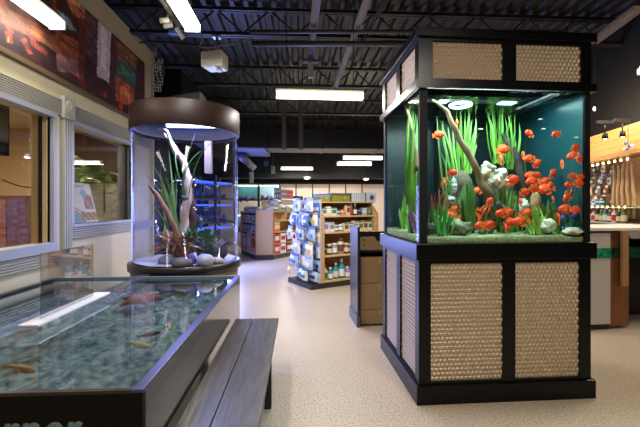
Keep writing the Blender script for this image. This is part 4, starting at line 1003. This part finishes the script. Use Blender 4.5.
# peg board end with hanging packets (faces left of the unit)
FE = Frame(FA.p(0, DEP*2, 0), FA.a-math.pi/2)    # x runs from far to near along the end of the unit
pg = thing('pegboard_end', 'pegboard rack at the end of the birch unit full of blue packets', 'rack', FE.p(0, 0, 0), FE.a)
MB().box(0, .9, -.03, -.005, .1, 1.62).build('pegboard', mat('pale_pegboard', (196, 190, 200), .5), pg)
MB().box(.0, .9, -.22, -.005, 0, .09).build('base', M_plinth, pg)
PC = [('blue', 'white'), ('pale blue', 'white'), ('white', 'blue'), ('white', 'pale blue'), ('pale blue', 'blue'), ('white', 'teal'), ('blue', 'white'), ('pale blue', 'black'), ('white', 'yellow')]
rows = [(1.40, .26, 6), (1.14, .25, 6), (.87, .26, 6), (.60, .26, 6), (.36, .26, 5), (.14, .24, 5)]
RN = ['topmost', 'second', 'third', 'fourth', 'fifth', 'lowest']
for ri, (z, h, n) in enumerate(rows):
    for i in range(7):      # the packets hanging flat against the board, behind the front ones
        c1, c2 = PC[(ri*4+i*3) % len(PC)]
        product('hang', FE, .065+.13*i, -.045, max(.1, z-.05), .125, .03, h*.98, c1, c2, '%s packet, %s from left in the %s back row of the pegboard' % (c1, ORD[i], RN[ri]), 'packet', 'packets flat on the pegboard end')
    for i in range(n):
        w = .86/n-.012; c1, c2 = PC[(ri*5+i*2+random.randint(0, 2)) % len(PC)]
        dpt = (.09, .14, .19)[(i+ri) % 3]
        xx = .03+(.92/n)*(i+.5)
        MB().tube([(xx, -.03, z+h*.93), (xx, -.05-dpt, z+h*.93), (xx, -.06-dpt, z+h*.97)], .004, 5).build('hook', M_steel, pg)
        product('hang', FE, xx, -.035-dpt, z, w*1.3, .06, h*random.uniform(.9, 1.0), c1, c2, '%s packet, %s from left in the %s row of the pegboard end' % (c1, ORD[i], RN[ri]), 'packet', 'packets hanging on the pegboard end')
# a white speckled sign board leaning on top
bx = thing('monitor', 'small black screen beside the top of the pegboard end', 'monitor', W(298, 199.5, 7.9))
MB().box(-.10, .10, -.01, .02, -.06, .07).build('casing', M_blackmatte, bx, bevel=.004); MB().box(-.015, .015, 0, .015, -.14, -.06).build('stand', M_blackmatte, bx)
# ---------------- kraft coloured aisle end with shelves on both sides
M_kraft = mat('kraft_board', (186, 150, 104), .55)
pA = W(256, 259.5, 10.6); pB = W(273, 259.5, 10.6)
kw = (pB-pA).length
k = thing('aisle_end_panel', 'plain tan aisle end panel with dark base left of the blue packets', 'shelf', (pA.x, pA.y, 0), -YAW)
MB().box(0, kw, 0, .08, .13, 1.39).build('panel', M_kraft, k, bevel=.004)
MB().box(-.01, kw+.01, -.02, .1, 0, .13).build('plinth', M_plinth, k)
def wing(o, ang, length, name, label, top, zs, board):
    fr = Frame(o, ang); t = thing(name, label, 'shelf', (o.x, o.y, 0), ang)
    MB().box(0, length, .02, .42, 0, .12).build('plinth', mat('blue_grey_plinth', (70, 72, 92), .5), t)
    MB().box(0, length, .40, .42, .12, top).build('back_panel', M_kraft, t)
    for x in (0, length-.03): MB().box(x, x+.03, 0, .40, .12, top).build('side_panel', M_kraft, t)
    for z in zs: MB().box(.03, length-.03, .0, .40, z, z+.025).build('shelf_board', board, t)
    return fr
M_wshelf = mat('white_shelf', (224, 224, 230), .4)
oL = W(240.5, 252.5, 12.1); dv = (pA-oL); FL = wing(oL, math.atan2(dv.y, dv.x), dv.length-.02, 'shelf_unit', 'left side shelves of the tan aisle end with white boards', 1.34, (.12, .72, 1.0, 1.3), M_wshelf)
dvr = Vector((.55, .84, 0)); oR = pB+Vector((.02, .02, 0)); FR = wing(oR, math.atan2(dvr.y, dvr.x), 1.3, 'shelf_unit', 'right side shelves of the tan aisle end with red and white bags', 1.30, (.12, .42, .74, 1.06), M_kraft)
LL = dv.length
for z, c, h, n, wh in ((1.325, 'violet', .17, 7, 'top'), (1.025, 'pale blue', .2, 6, 'upper middle'), (.745, 'blue', .2, 6, 'lower middle')):
    for i in range(n):
        cc = [c, 'white', 'violet', c, 'grey'][(i*3+len(wh)) % 5]
        product('bottle' if wh == 'top' else 'box', FL, .1+(LL-.2)*(i+.5)/n, .05, z, (LL-.25)/n*.8, .12, h, cc, 'white' if cc != 'white' else 'violet', '%s %s, %s from left on the %s shelf left of the tan panel' % (cc, 'bottle' if wh == 'top' else 'carton', ORD[i], wh), 'package', 'goods left of the tan aisle end')
product('box', FL, .35, .03, .145, .5, .3, .5, 'violet', 'white', 'large violet carton on the lowest shelf left of the tan panel', 'carton', 'large cartons left of the tan aisle end')
product('box', FL, .88, .03, .145, .5, .3, .56, 'pink', 'white', 'large pink carton, left one of two on the lowest shelf', 'carton', 'large cartons left of the tan aisle end')
product('box', FL, LL-.35, .03, .145, .5, .3, .56, 'pink', 'red', 'large pink carton nearest the tan panel on the lowest shelf', 'carton', 'large cartons left of the tan aisle end')
for z, wh in ((.145, 'lowest'), (.445, 'second'), (.765, 'third')):
    for i in range(4):
        c1, c2 = [('maroon', 'white'), ('white', 'maroon'), ('red', 'white'), ('white', 'red')][(i+len(wh)) % 4]
        if wh == 'third' and i: continue
        if wh == 'third': c1, c2 = 'orange', 'cream'
        product('bag' if wh != 'third' else 'box', FR, .16+.3*i, .0, z, .27, .14, .27, c1, c2, '%s %s, %s from the tan panel on the %s shelf to its right' % (c1, 'bag' if wh != 'third' else 'sign card', ORD[i], wh), 'bag' if wh != 'third' else 'card', 'bags right of the tan aisle end')
for i, (x, y, z, w, h) in enumerate(((.2, .05, 1.30, .42, .2), (.62, .08, 1.30, .46, .26), (1.02, .05, 1.30, .4, .22), (.45, .1, 1.5, .4, .2))):
    b = MB().blob((0, .2, h/2), (w/2, .2, h/2), 14, 10, .18, i)
    b.box(-w*.2, w*.2, -.0, .03, h*.35, h*.6, 1)
    tag(b.build('filter_wool_bag', [mat('pale_plastic_bag', (212, 214, 204), .35), pm('green')], None, FR.p(x, y, z), FR.a), '%s puffy white bag, %s on the tan aisle end shelves' % (['left', 'largest', 'right', 'upper'][i], ['lying low', 'in the middle', 'lying low', 'stacked on the others'][i]), 'bag', 'puffy white bags on the tan aisle end')
# ---------------- small podium in front of the birch unit
q0 = W(357.6, 327, 4.7); q1 = W(350.2, 315.5, 5.2); dd = (q0-q1); dd.z = 0
pa = math.atan2(dd.y, dd.x)+math.pi/2         # front runs to the right
FPd = Frame(q0, pa); pd = thing('podium', 'dark podium with a tan front panel beside the big aquarium', 'counter', (q0.x, q0.y, 0), pa)
pdw, pdd = .62, dd.length
M_podside = mat('podium_laminate', (54, 50, 50), .25)
H = 1.24
MB().box(0, .03, 0, pdd, .13, H).build('side_panel', M_podside, pd, bevel=.002)
MB().box(-.012, .03, -.012, pdd+.01, 0, .14).build('plinth', mat('grey_plinth', (86, 84, 82), .4), pd)
MB().box(pdw-.03, pdw, 0, pdd, 0, H).build('side_panel', M_podside, pd)
MB().box(.03, pdw-.03, .06, .09, 1.02, 1.18).build('dark_backsplash', mat('dark_podium_back', (40, 32, 28), .4), pd)
MB().prism([(.03, .955), (.03, 1.115), (.22, 1.115), (.25, 1.06), (pdw-.03, 1.06), (pdw-.03, .955)], 'y', .01, .03).build('notched_apron', mat('tan_apron', (170, 140, 104), .5), pd)
for zz in (1.02, 1.075):
    vs = [(.085+.016*math.cos(a*.5236), .006, zz+.016*math.sin(a*.5236)) for a in range(12)]
    MB().add(vs, [tuple(range(12))]).build('screw_cap', mat('brown_cap', (120, 92, 64), .5), pd)
MB().box(.03, pdw-.03, .03, pdd, .92, .94).build('shelf_board', M_podside, pd)
MB().box(.03, pdw-.03, pdd-.02, pdd, .02, H-.1).build('back_panel', M_podside, pd)
for i, (za, zb) in enumerate(((.02, .20), (.205, .53), (.535, .86))):
    b = thing('cardboard_box', ['bottom', 'middle', 'top'][i]+' tan cardboard box stacked inside the podium', 'box', FPd.p(.045, .04, za), pa, 'cardboard boxes in the podium')
    MB().box(0, pdw-.09, 0, pdd-.1, 0, zb-za).build('body', mat('cardboard', (180, 146, 104), .7, var=.06, scale=3), b, bevel=.004)
    MB().box(.22, .27, -.001, 0, (zb-za)*.7, zb-za).build('tape', mat('tape', (196, 164, 118), .4), b)
# ---------------- white and wood counter on the right
c0 = W(609, 329, 4.63); cw = thing('service_counter', 'white topped counter with wood front and green marble band', 'counter', (c0.x, c0.y, 0), R(4))
M_cwood = mat('red_brown_wood', (130, 82, 50), .4, var=.15, scale=3, stretch=(6, 6, .5))
MB().box(-.42, 0, -.02, .75, .07, 1.17).build('white_panel', mat('white_laminate', (206, 200, 194), .4), cw)
MB().box(-.40, .0, .0, .74, 0, .07).build('plinth', M_plinth, cw)
MB().box(0, .27, .0, .75, .03, 1.10).build('wood_panel', M_cwood, cw)
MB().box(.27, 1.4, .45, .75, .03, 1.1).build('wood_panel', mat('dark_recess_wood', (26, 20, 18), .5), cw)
M_marble = mat('green_marble', (18, 112, 88), .2, col2=(70, 176, 140), scale=14, detail=8)
MB().box(-.425, .002, -.028, .75, .87, .99).build('marble_band', M_marble, cw)
MB().box(.002, 1.4, -.02, .75, .87, .99).build('marble_band', mat('dark_green_marble', (14, 44, 38), .2, col2=(30, 74, 62), scale=14, detail=8), cw)
MB().box(-.45, 1.4, -.04, .8, 1.2, 1.235).build('countertop', mat('white_countertop', (236, 236, 236), .25), cw, bevel=.004)
MB().prism([(.24, 1.2), (.30, 1.10), (1.4, 1.08), (1.4, 1.2)], 'y', .0, .75).build('white_fascia', mat('white_laminate', (206, 200, 194), .4), cw)
MB().box(-.45, .24, .02, .8, 1.1, 1.2).build('fascia', M_cwood, cw)
MB().box(.115, .20, -.07, -.035, .53, 1.2).build('strap_post', mat('tan_strip', (176, 134, 90), .5), cw, bevel=.003)
# ---------------- slatwall on the right, rotated
A = W(594, 206, 7.0); B_ = W(640, 206, 5.79); dW = (B_-A); dW.z = 0
FS = Frame(A-dW.normalized()*1.6, math.atan2(dW.y, dW.x)); SLEN = 1.6+dW.length+.6
sw = thing('slatwall', 'warmly lit slatwall display on the right side wall', 'display', FS.p(0, 0, 0), FS.a)
b = MB()
for i in range(24): b.box(0, SLEN, 0, .03, .06+i*.094, .06+i*.094+.084)
b.box(0, SLEN, .03, .05, 0, 2.3); b.build('slat_panel', mat('tan_slatwall', (188, 150, 104), .5), sw)
MB().box(0, SLEN, -.16, .05, 2.3, 2.74).build('header', mat('honey_wood_header', (204, 160, 92), .4, col2=(186, 140, 76), scale=3, stretch=(.5, .5, 9)), sw)
MB().box(0, SLEN, -.42, -.0, 2.24, 2.3).build('header_ledge', mat('honey_wood_ledge', (176, 134, 80), .45), sw)
MB().box(0, SLEN, .06, .2, 0, DECK).build('backing_wall', M_blackmatte, sw)
for z, d in ((1.47, .3), (1.22, .32)): MB().box(1.2, SLEN, -d, 0, z, z+.02).build('glass_shelf', mat('pale_shelf', (190, 190, 176), .3), sw)
# string lights: cord and bulbs
sl = thing('string_lights', 'row of small warm bulbs under the header of the slatwall', 'lights', FS.p(1.3, -.3, 2.2), FS.a)
MB().tube([(0, 0, .02), (2.0, 0, .02)], .006, 6).build('cord', M_blackmatte, sl)
M_bulb = emit('warm_bulb', (255, 214, 140), 9)
for i in range(12): MB().blob((.1+.15*i, -.01, -.005), (.015, .015, .02), 10, 8).build('bulb', M_bulb, sl)
s2 = thing('string_lights', 'row of small warm bulbs along the lower shelf of the slatwall', 'lights', FS.p(1.3, -.34, 1.49), FS.a)
MB().tube([(0, 0, .0), (2.0, 0, .0)], .005, 6).build('cord', M_blackmatte, s2)
for i in range(13): MB().blob((.08+.14*i, -.01, -.005), (.011, .011, .014), 8, 6).build('bulb', M_bulb, s2)
area('slatwall_fill', (1.2, -.8, .9), 2.2, 34, (1, .8, .52), (R(62), 0, 0), .2, parent=sl)  # unseen warm fill added to brighten the wall and header
SP = [('pale blue', 'white'), ('white', 'brown'), ('cream', 'orange'), ('green', 'cream'), ('black', 'white'), ('brown', 'cream'), ('teal', 'white'), ('white', 'pink'), ('grey', 'white')]
for ri, (z, h) in enumerate(((2.03, .17), (1.86, .16), (1.69, .15), (1.53, .13))):
    for i in range(13):
        c1, c2 = SP[(ri*4+i*5) % 9]
        product('hang', FS, 1.33+.078*i, -.06-.05*((i+ri) % 3), z+.02*((i*7) % 3), .075, .035, h*(.8+.2*((i*5+ri) % 3)/2), c1, c2, '%s packet, %s from left in the %s row of the slatwall' % (c1, ORD[i], ['top', 'second', 'third', 'lowest'][ri]), 'packet', 'packets hanging on the slatwall')
for i in range(9):
    c1, c2 = [('teal', 'white'), ('pale blue', 'blue'), ('white', 'teal')][i % 3]
    product('jar', FS, 1.36+.11*i, -.26, 1.49, .09, .09, .12, c1, c2, '%s jar, %s from left on the upper slatwall shelf' % (c1, ORD[i]), 'jar', 'jars on the upper slatwall shelf')
for i in range(14):
    c1, c2 = [('brown', 'white'), ('black', 'cream'), ('teal', 'white'), ('white', 'red'), ('green', 'cream')][(i*3) % 5]
    product('bottle', FS, 1.36+.115*i, -.28, 1.24, .085, .085, .2+.04*(i % 2), c1, c2, '%s bottle, %s from left on the lower slatwall shelf' % (c1, ORD[i]), 'bottle', 'bottles on the lower slatwall shelf')
for i in range(5):
    x = 2.40+.12*i
    b = MB(); P = [(x+.02*math.sin(k*.9+i), -.12-.03*(k % 2)*.3, 2.18-.145*k) for k in range(7)]
    b.tube(P, [.02, .026, .026, .028, .026, .026, .018], 8)
    base = FS.p(0, 0, 0); tag(b.build('hanging_hose', mat('tan_hose', (186, 158, 120), .5), None, base, FS.a), 'tan ribbed hose, %s from left hanging on the slatwall' % ORD[i], 'hose', 'hoses hanging on the slatwall')
for px, py, lab in ((605, 139, 'left small spotlight above the honey wood header'), (622.5, 137, 'right small spotlight above the honey wood header')):
    t = thing('spotlight', lab, 'lamp', W(px, py, 5.4))
    MB().lathe([(0, .08), (.03, .08), (.04, 0), (.03, 0), (.03, .06)], 16).build('shade', M_blackmatte, t); MB().blob((0, 0, .01), (.026, .026, .02), 10, 8).build('bulb', M_bulb, t)
    MB().tube([(0, 0, .08), (0, 0, .22)], .008, 6).build('stem', M_joist, t); MB().box(-.12, .12, -.02, .02, .22, .26).build('mount_bar', M_joist, t)
b = thing('ceiling_sensor', 'small white sphere lamp hanging just right of the big aquarium post', 'lamp', W(594.3, 108.8, 4.6))
MB().blob((0, 0, 0), (.014, .014, .026), 12, 8).build('bulb', emit('white_bulb', (255, 250, 240), 4), b); MB().tube([(0, 0, .02), (0, 0, 1.9)], .002, 6).build('cord', M_blackmatte, b)
t = thing('hanging_ornament', 'small blue and white hanging ornament before the honey wood header', 'ornament', W(628, 146, 5.6))
M_orn = [mat('ornament_blue', (80, 96, 170), .4), mat('ornament_white', (226, 226, 226), .4)]
for i in range(7): MB().blob((.05*math.cos(i*2.1)*(.5+.1*i), .03*math.sin(i*1.7), .05*math.sin(i*2.1)), (.026, .02, .026), 10, 7).build('disc', M_orn[i % 2], t)
MB().tube([(0, 0, 0), (0, 0, .5)], .003, 5).build('cord', M_blackmatte, t)
# ---------------- aquarium racks at the left rear
M_rack = mat('black_rack_steel', (20, 20, 24), .5)
def tankrack(p, ang, n, label, levels, col, strength, tw=.75, glow=0):
    t = thing('aquarium_rack', label, 'rack', (p.x, p.y, 0), ang); wid = n*tw
    for i in range(n+1):
        for y in (0, .5): MB().box(i*tw-.025, i*tw+.025, y, y+.04, 0, 2.25).build('post', M_rack, t)
    for li, (z, h) in enumerate(levels):
        MB().box(-.03, wid+.03, 0, .54, z-.05, z).build('shelf_board', M_rack, t)
        for i in range(n):
            x0 = i*tw+.05; x1 = (i+1)*tw-.05
            tk = MB().box(x0, x1, .45, .5, z, z+h); tk = tk.build('tank_back', mat('tank_back_'+col[0], col[2], .4), t)
            MB().box(x0, x1, .03, .036, z, z+h).build('tank_glass', M_glass, tk)
            MB().box(x0, x1, .06, .44, z+h+.02, z+h+.06).build('tank_lamp', emit('rear_lamp_'+col[0], col[1], strength*(1 if (i+li) % 2 else .6)), tk)
            g = MB()
            for q in range(10): g.blob((random.uniform(x0+.06, x1-.06), random.uniform(.12, .4), z+.03), (.07, .06, random.uniform(.04, .14)), 8, 6, .4, q)
            g.build('tank_rockwork', mat('reef_rock', (110, 110, 150), .8), tk)
    area('rack_lamp', (wid/2, -.06, 1.25), wid*.95, glow, (.30, .38, 1), (R(-90), 0, 0), 1.6, parent=t) if glow else None
    return t
BL = ('blue', (70, 110, 255), (28, 48, 100)); CY = ('cyan', (190, 236, 240), (120, 176, 170)); WHT = ('white', (220, 240, 255))
pr = W(194, 206, 8.6)
tankrack(pr, R(62), 2, 'rack of blue lit tanks right behind the round aquarium', [(.55, .36), (1.12, .36), (1.7, .34)], BL, 1.4, glow=130)
pr = W(150, 206, 10.6)
tankrack(pr, R(8), 2, 'rack of blue lit tanks seen through the round aquarium', [(.6, .4), (1.3, .4)], BL, 1.0, glow=30)
pr = W(236, 206, 14.2)
tankrack(pr, R(2), 2, 'rear rack with a teal and a white lit tank along the back wall', [(.6, .5), (1.75, .48)], CY, 2.4, tw=.82)
rear = [o for o in bpy.data.objects if o.name.startswith('tank_back') and o.parent and o.parent.location.y > 13]
for o in rear:
    if o.data.vertices[0].co.x > .5: o.data.materials[0] = mat('tank_back_white', (224, 236, 240), .4)
# things on the back wall
for i, (x0, x1, y0, y1, c) in enumerate(((274, 281, 188, 199, 'blue'), (281, 287, 189, 199, 'white'), (287, 293, 190, 199, 'pink'))):
    a = W(x0, y1, 13.2); b_ = W(x1, y0, 13.2)
    b = MB().box(0, b_.x-a.x, 0, .2, 0, b_.z-a.z); 
    for q in range(6): b.box((b_.x-a.x)*(q % 3)/3+.02, (b_.x-a.x)*(q % 3)/3+.06, -.003, 0, (b_.z-a.z)*(.15+.45*(q//3)), (b_.z-a.z)*(.4+.45*(q//3)), 1)
    tag(b.build('picture_carton', [pm(c), pm('red' if i else 'white')], None, a), '%s printed box on the rear cabinet below the back lights' % c, 'box', 'boxes on the rear cabinet')
ca = W(262, 199.3, 13.2); cb = W(322, 199.3, 13.2)
MB().box(0, cb.x-ca.x, -.05, .5, 0, ca.z-.02).build('long_cabinet', mat('pale_cabinet', (214, 200, 190), .5), None, (ca.x, ca.y, 0)); o = bpy.data.objects['long_cabinet']; tag(o, 'long pale cabinet at the back carrying printed boxes', 'cabinet')
for i in range(7):
    p = W(262+17*i, 188, 15.9)
    MB().box(-.02, .02, 0, .03, 1.2, 2.5).build('trim_wall', M_blackmatte, None, (p.x, 16.26, 0), kind='structure')
MB().box(-12, 9, 16.2, 16.3, 2.44, 2.56).build('trim_back', M_blackmatte, kind='structure')
# ================================================================== things under the ceiling
# big duct crossing
p0 = W(264, 128, 9.2); p1 = W(430, 148, 9.2)
M_duct_bluelit = mat('blue_lit_duct', (70, 72, 110), .5)  # blue light falling on the ducts is put into this colour
d = thing('air_duct', 'large black rectangular air duct crossing the ceiling', 'duct', (p0.x, p0.y, 0))
MB().box(0, 4.6, 0, .8, p1.z, p0.z).build('duct_body', M_duct, d, bevel=.01)
for x in (1.4, 2.8, 4.2): MB().box(x, x+.04, -.02, .82, p1.z-.02, p0.z+.02).build('flange', M_duct, d)
for q in (.3, 2.3, 4.3): MB().tube([(q, .4, p0.z), (q, .4, DECK)], .01, 6).build('hanger', M_joist, d)
for px in (284, 301):
    a = W(px, 150, 9.15); MB().box(a.x-p0.x-.05, a.x-p0.x+.05, a.y-p0.y-.03, a.y-p0.y-.01, a.z, p0.z+.9).build('strap', mat('tan_strap', (104, 92, 84), .5), d)
p2 = W(232, 124, 8.9); p3 = W(265, 147.5, 8.9)
d = thing('air_duct', 'wide black duct box above the round aquarium right edge', 'duct', (p2.x, p2.y, 0))
MB().box(0, p3.x-p2.x, 0, 1.6, p3.z, p2.z).build('duct_body', M_duct, d, bevel=.01); MB().box(.02, p3.x-p2.x-.02, .05, 1.5, p3.z-.012, p3.z).build('blue_lit_underside', M_duct_bluelit, d)  # thin sheet carries the blue light on the duct's underside
for q in (.4, 2.6): MB().tube([(q*.3, .3, p2.z), (q*.3, .3, DECK)], .01, 6).build('hanger', M_joist, d)
d = thing('air_duct', 'narrow duct running back beside the tan aisle end', 'duct', W(241, 156, 9.6))
a0 = Vector((0, 0, 0)); a1 = W(253, 167, 13)-W(241, 156, 9.6)
MB().tube([a0, a1], .14, 4).build('duct_body', M_duct_bluelit, d)
MB().tube([a1+Vector((0, 0, -.6)), a1], .01, 6).build('hanger', M_joist, d)
# black bulkhead slanting behind the round aquarium
a, b_ = W(152, 55, 6.95), W(240, 112, 12); 
bk = MB().box(-2.55, -2.25, 7.4, 13.2, 3.0, 4.12); bk.build('soffit_left', M_blackmatte, kind='structure')
# dark bulkhead under the far ceiling
MB().box(-12, 9, 15.2, 16.2, 2.62, 4.4).build('soffit', M_blackmatte, kind='structure')
# cross pipes and cable tray
for (py, D, r, lab, m) in ((32, 5.7, .03, 'upper dark pipe crossing under the ceiling joists', M_joist), (44, 6.0, .045, 'lower dark pipe crossing under the ceiling joists', M_joist)):
    c = W(300, py, D); b = MB().tube([(-.75, .03, 0), (4.0, -.23, 0)], r, 10); tag(b.build('ceiling_pipe', mat('brown_grey_pipe', (66, 62, 58), .45), None, c), lab, 'pipe', 'pipes under the ceiling')
M_strut = mat('tan_grey_strut', (128, 118, 106), .5)
def channel(pts, w, h, name, label, m, cat='channel'):
    P = [W(*p) for p in pts]; o = P[0]; d = (P[1]-P[0]); L_ = d.length; ang = math.atan2(d.y, d.x)
    t = thing(name, label, cat, o, ang)
    MB().box(0, L_, -w/2, -w/2+.008, 0, h).box(0, L_, w/2-.008, w/2, 0, h).box(0, L_, -w/2+.008, w/2-.008, h-.006, h).build('channel_body', m, t)
    return t, L_
zc = 4.12; dof = lambda py: F*(zc-EYE)/(HY-py)
t, L_ = channel([(372, -12, dof(-12)), (335, 89, dof(89))], .1, .05, 'strut_channel', 'tan grey strut channel running back above the aisle', M_strut)
for q in (.3, .75): MB().tube([(L_*q, 0, .05), (L_*q, 0, .55)], .008, 6).build('hanger', M_joist, t)
M_bluest = mat('blue_grey_rail', (96, 96, 112), .4, metal=.5)
t, L_ = channel([(318, -12, dof(-12)), (310.5, 60, dof(60))], .11, .05, 'lighting_rail', 'blue grey rail with a hanging bracket running back above the aisle', M_bluest)
MB().box(L_-.06, L_+.06, -.14, .14, -.05, .0).build('bracket', M_bluest, t)
MB().box(L_-.03, L_+.03, -.05, .05, -.32, -.05).build('bracket_plate', mat('pale_bracket', (150, 150, 168), .4), t)
MB().tube([(L_*.5, 0, .05), (L_*.5, 0, .5)], .008, 6).build('hanger', M_joist, t)
t, L_ = channel([(640, 9, 5.0), (592, 38, 6.1)], .16, .05, 'conduit_run', 'grey conduit bundle under the ceiling right of the big aquarium', M_strut)
channel([(392, -10, dof(-10)), (352, 62, dof(62))], .05, .04, 'strut_channel', 'thin dark strut right of the tan grey channel', M_joist)
# loudspeaker hanging on a pole
c = W(215.5, 61.5, 4.6); t = thing('hanging_speaker', 'white box shaped speaker hanging on a short pole', 'speaker', c, R(-14))
b = MB(); P = [(-.17, -.10), (.15, -.12), (.155, .10), (-.12, .10), (-.165, .0)]
b.prism([(-.14, -.11), (.14, -.11), (.12, .11), (-.12, .11)], 'z', -.095, .095).build('cabinet', mat('speaker_white', (236, 233, 224), .4), t, bevel=.02)
MB().prism([(-.12, -.114), (.12, -.114), (.12, -.11), (-.12, -.11)], 'z', -.075, .075).build('grille', mat('speaker_grille', (190, 188, 180), .6), t)
MB().tube([(0.02, 0, .1), (0.02, 0, .29)], .018, 10).build('pole', M_steel, t)
MB().box(-.03, .07, -.04, .04, .28, .31).build('mount_plate', M_steel, t)
MB().box(.02, .08, -.03, .03, -.125, -.105).build('knob', M_white, t)
b = MB().tube([W(200, 31, 4.4), W(203, 40, 4.4), W(199.5, 46, 4.45), W(208, 47.5, 4.6), W(232, 44, 4.8), W(252, 37, 5.2)], .008, 6)
tag(b.build('power_cable', mat('grey_cable', (120, 118, 114), .5)), 'grey cable running from the light to the hanging speaker', 'cable')
b = MB().tube([W(140, 43, 6.2), W(150, 41, 6.0), W(190, 44.5, 5.2), W(214, 46, 4.8)], .014, 8)
tag(b.build('conduit', M_joist), 'thin dark conduit from the mural wall to the hanging speaker', 'conduit')
# track with small spotlights
a, b_ = W(158, -6, 3.6), W(179, 26, 4.2)
t = thing('track_light', 'track rail with small white spotlights beside the fluorescent light', 'track light', a)
MB().tube([(0, 0, 0), b_-a], .03, 4).build('rail', mat('grey_track', (110, 108, 104), .4), t)
for i, u in enumerate((.45, .62, .86)):
    c = (b_-a)*u; h = MB().tube([c+Vector((0, 0, -.03)), c+Vector((-.02, .02, -.1))], .012, 6).build('stem', M_steel, t)
    MB().tube([c+Vector((-.07, -.03, -.13)), c+Vector((.0, .01, -.1))] if i < 2 else [c+Vector((.0, .0, -.06)), c+Vector((.05, .08, -.14))], .026, 12).build('spotlight_head', mat('spot_white', (226, 224, 216), .35), t)
c = (b_-a)*.97; MB().box(c.x-.1, c.x+.06, c.y-.03, c.y+.03, c.z-.1, c.z-.06).build('blue_clip', mat('blue_clip', (40, 90, 180), .4), t)
# chain at the end of the mural wall
t = thing('hanging_chain', 'white chain hanging at the end of the mural wall', 'chain', W(156, 60, 6.5))
M_chain = mat('white_chain', (196, 196, 196), .4)
for s in range(3):
    ch = MB()
    for i in range(10):
        c = Vector((.05*s-.03+.02*math.sin(i+s), .02*s, -.055*i)); pts = []
        for k in range(9):
            q = 2*math.pi*k/8; v = Vector((math.cos(q)*.022, 0, math.sin(q)*.036)) if i % 2 else Vector((0, math.cos(q)*.022, math.sin(q)*.036))
            pts.append(c+v)
        ch.tube(pts, .006, 5, cap=False)
    ch.build('chain_strand', M_chain, t)
MB().tube([(0, 0, .05), (0, 0, .6)], .008, 6).build('hook', M_steel, t)
# small hanging boxes far in the aisle
for px, py0, py1, D, lab in ((251.5, 172, 183, 12, 'small white hanging tag far above the tan aisle end'), (273, 166, 173.5, 12.5, 'small grey ceiling sensor box beyond the tan aisle end'), (266, 161, 166, 12, 'small blue ceiling box beyond the tan aisle end')):
    a = W(px, py1, D); h = (py1-py0)/F*D
    t = thing('ceiling_box', lab, 'box', a); MB().box(-.06, .06, -.03, .03, 0, h).build('casing', mat('ceiling_box_%d' % px, (150, 150, 168) if px > 270 else ((70, 90, 170) if px > 260 else (200, 196, 190)), .4), t); MB().tube([(0, 0, h), (0, 0, DECK-a.z)], .008, 5).build('hanger', M_joist, t)
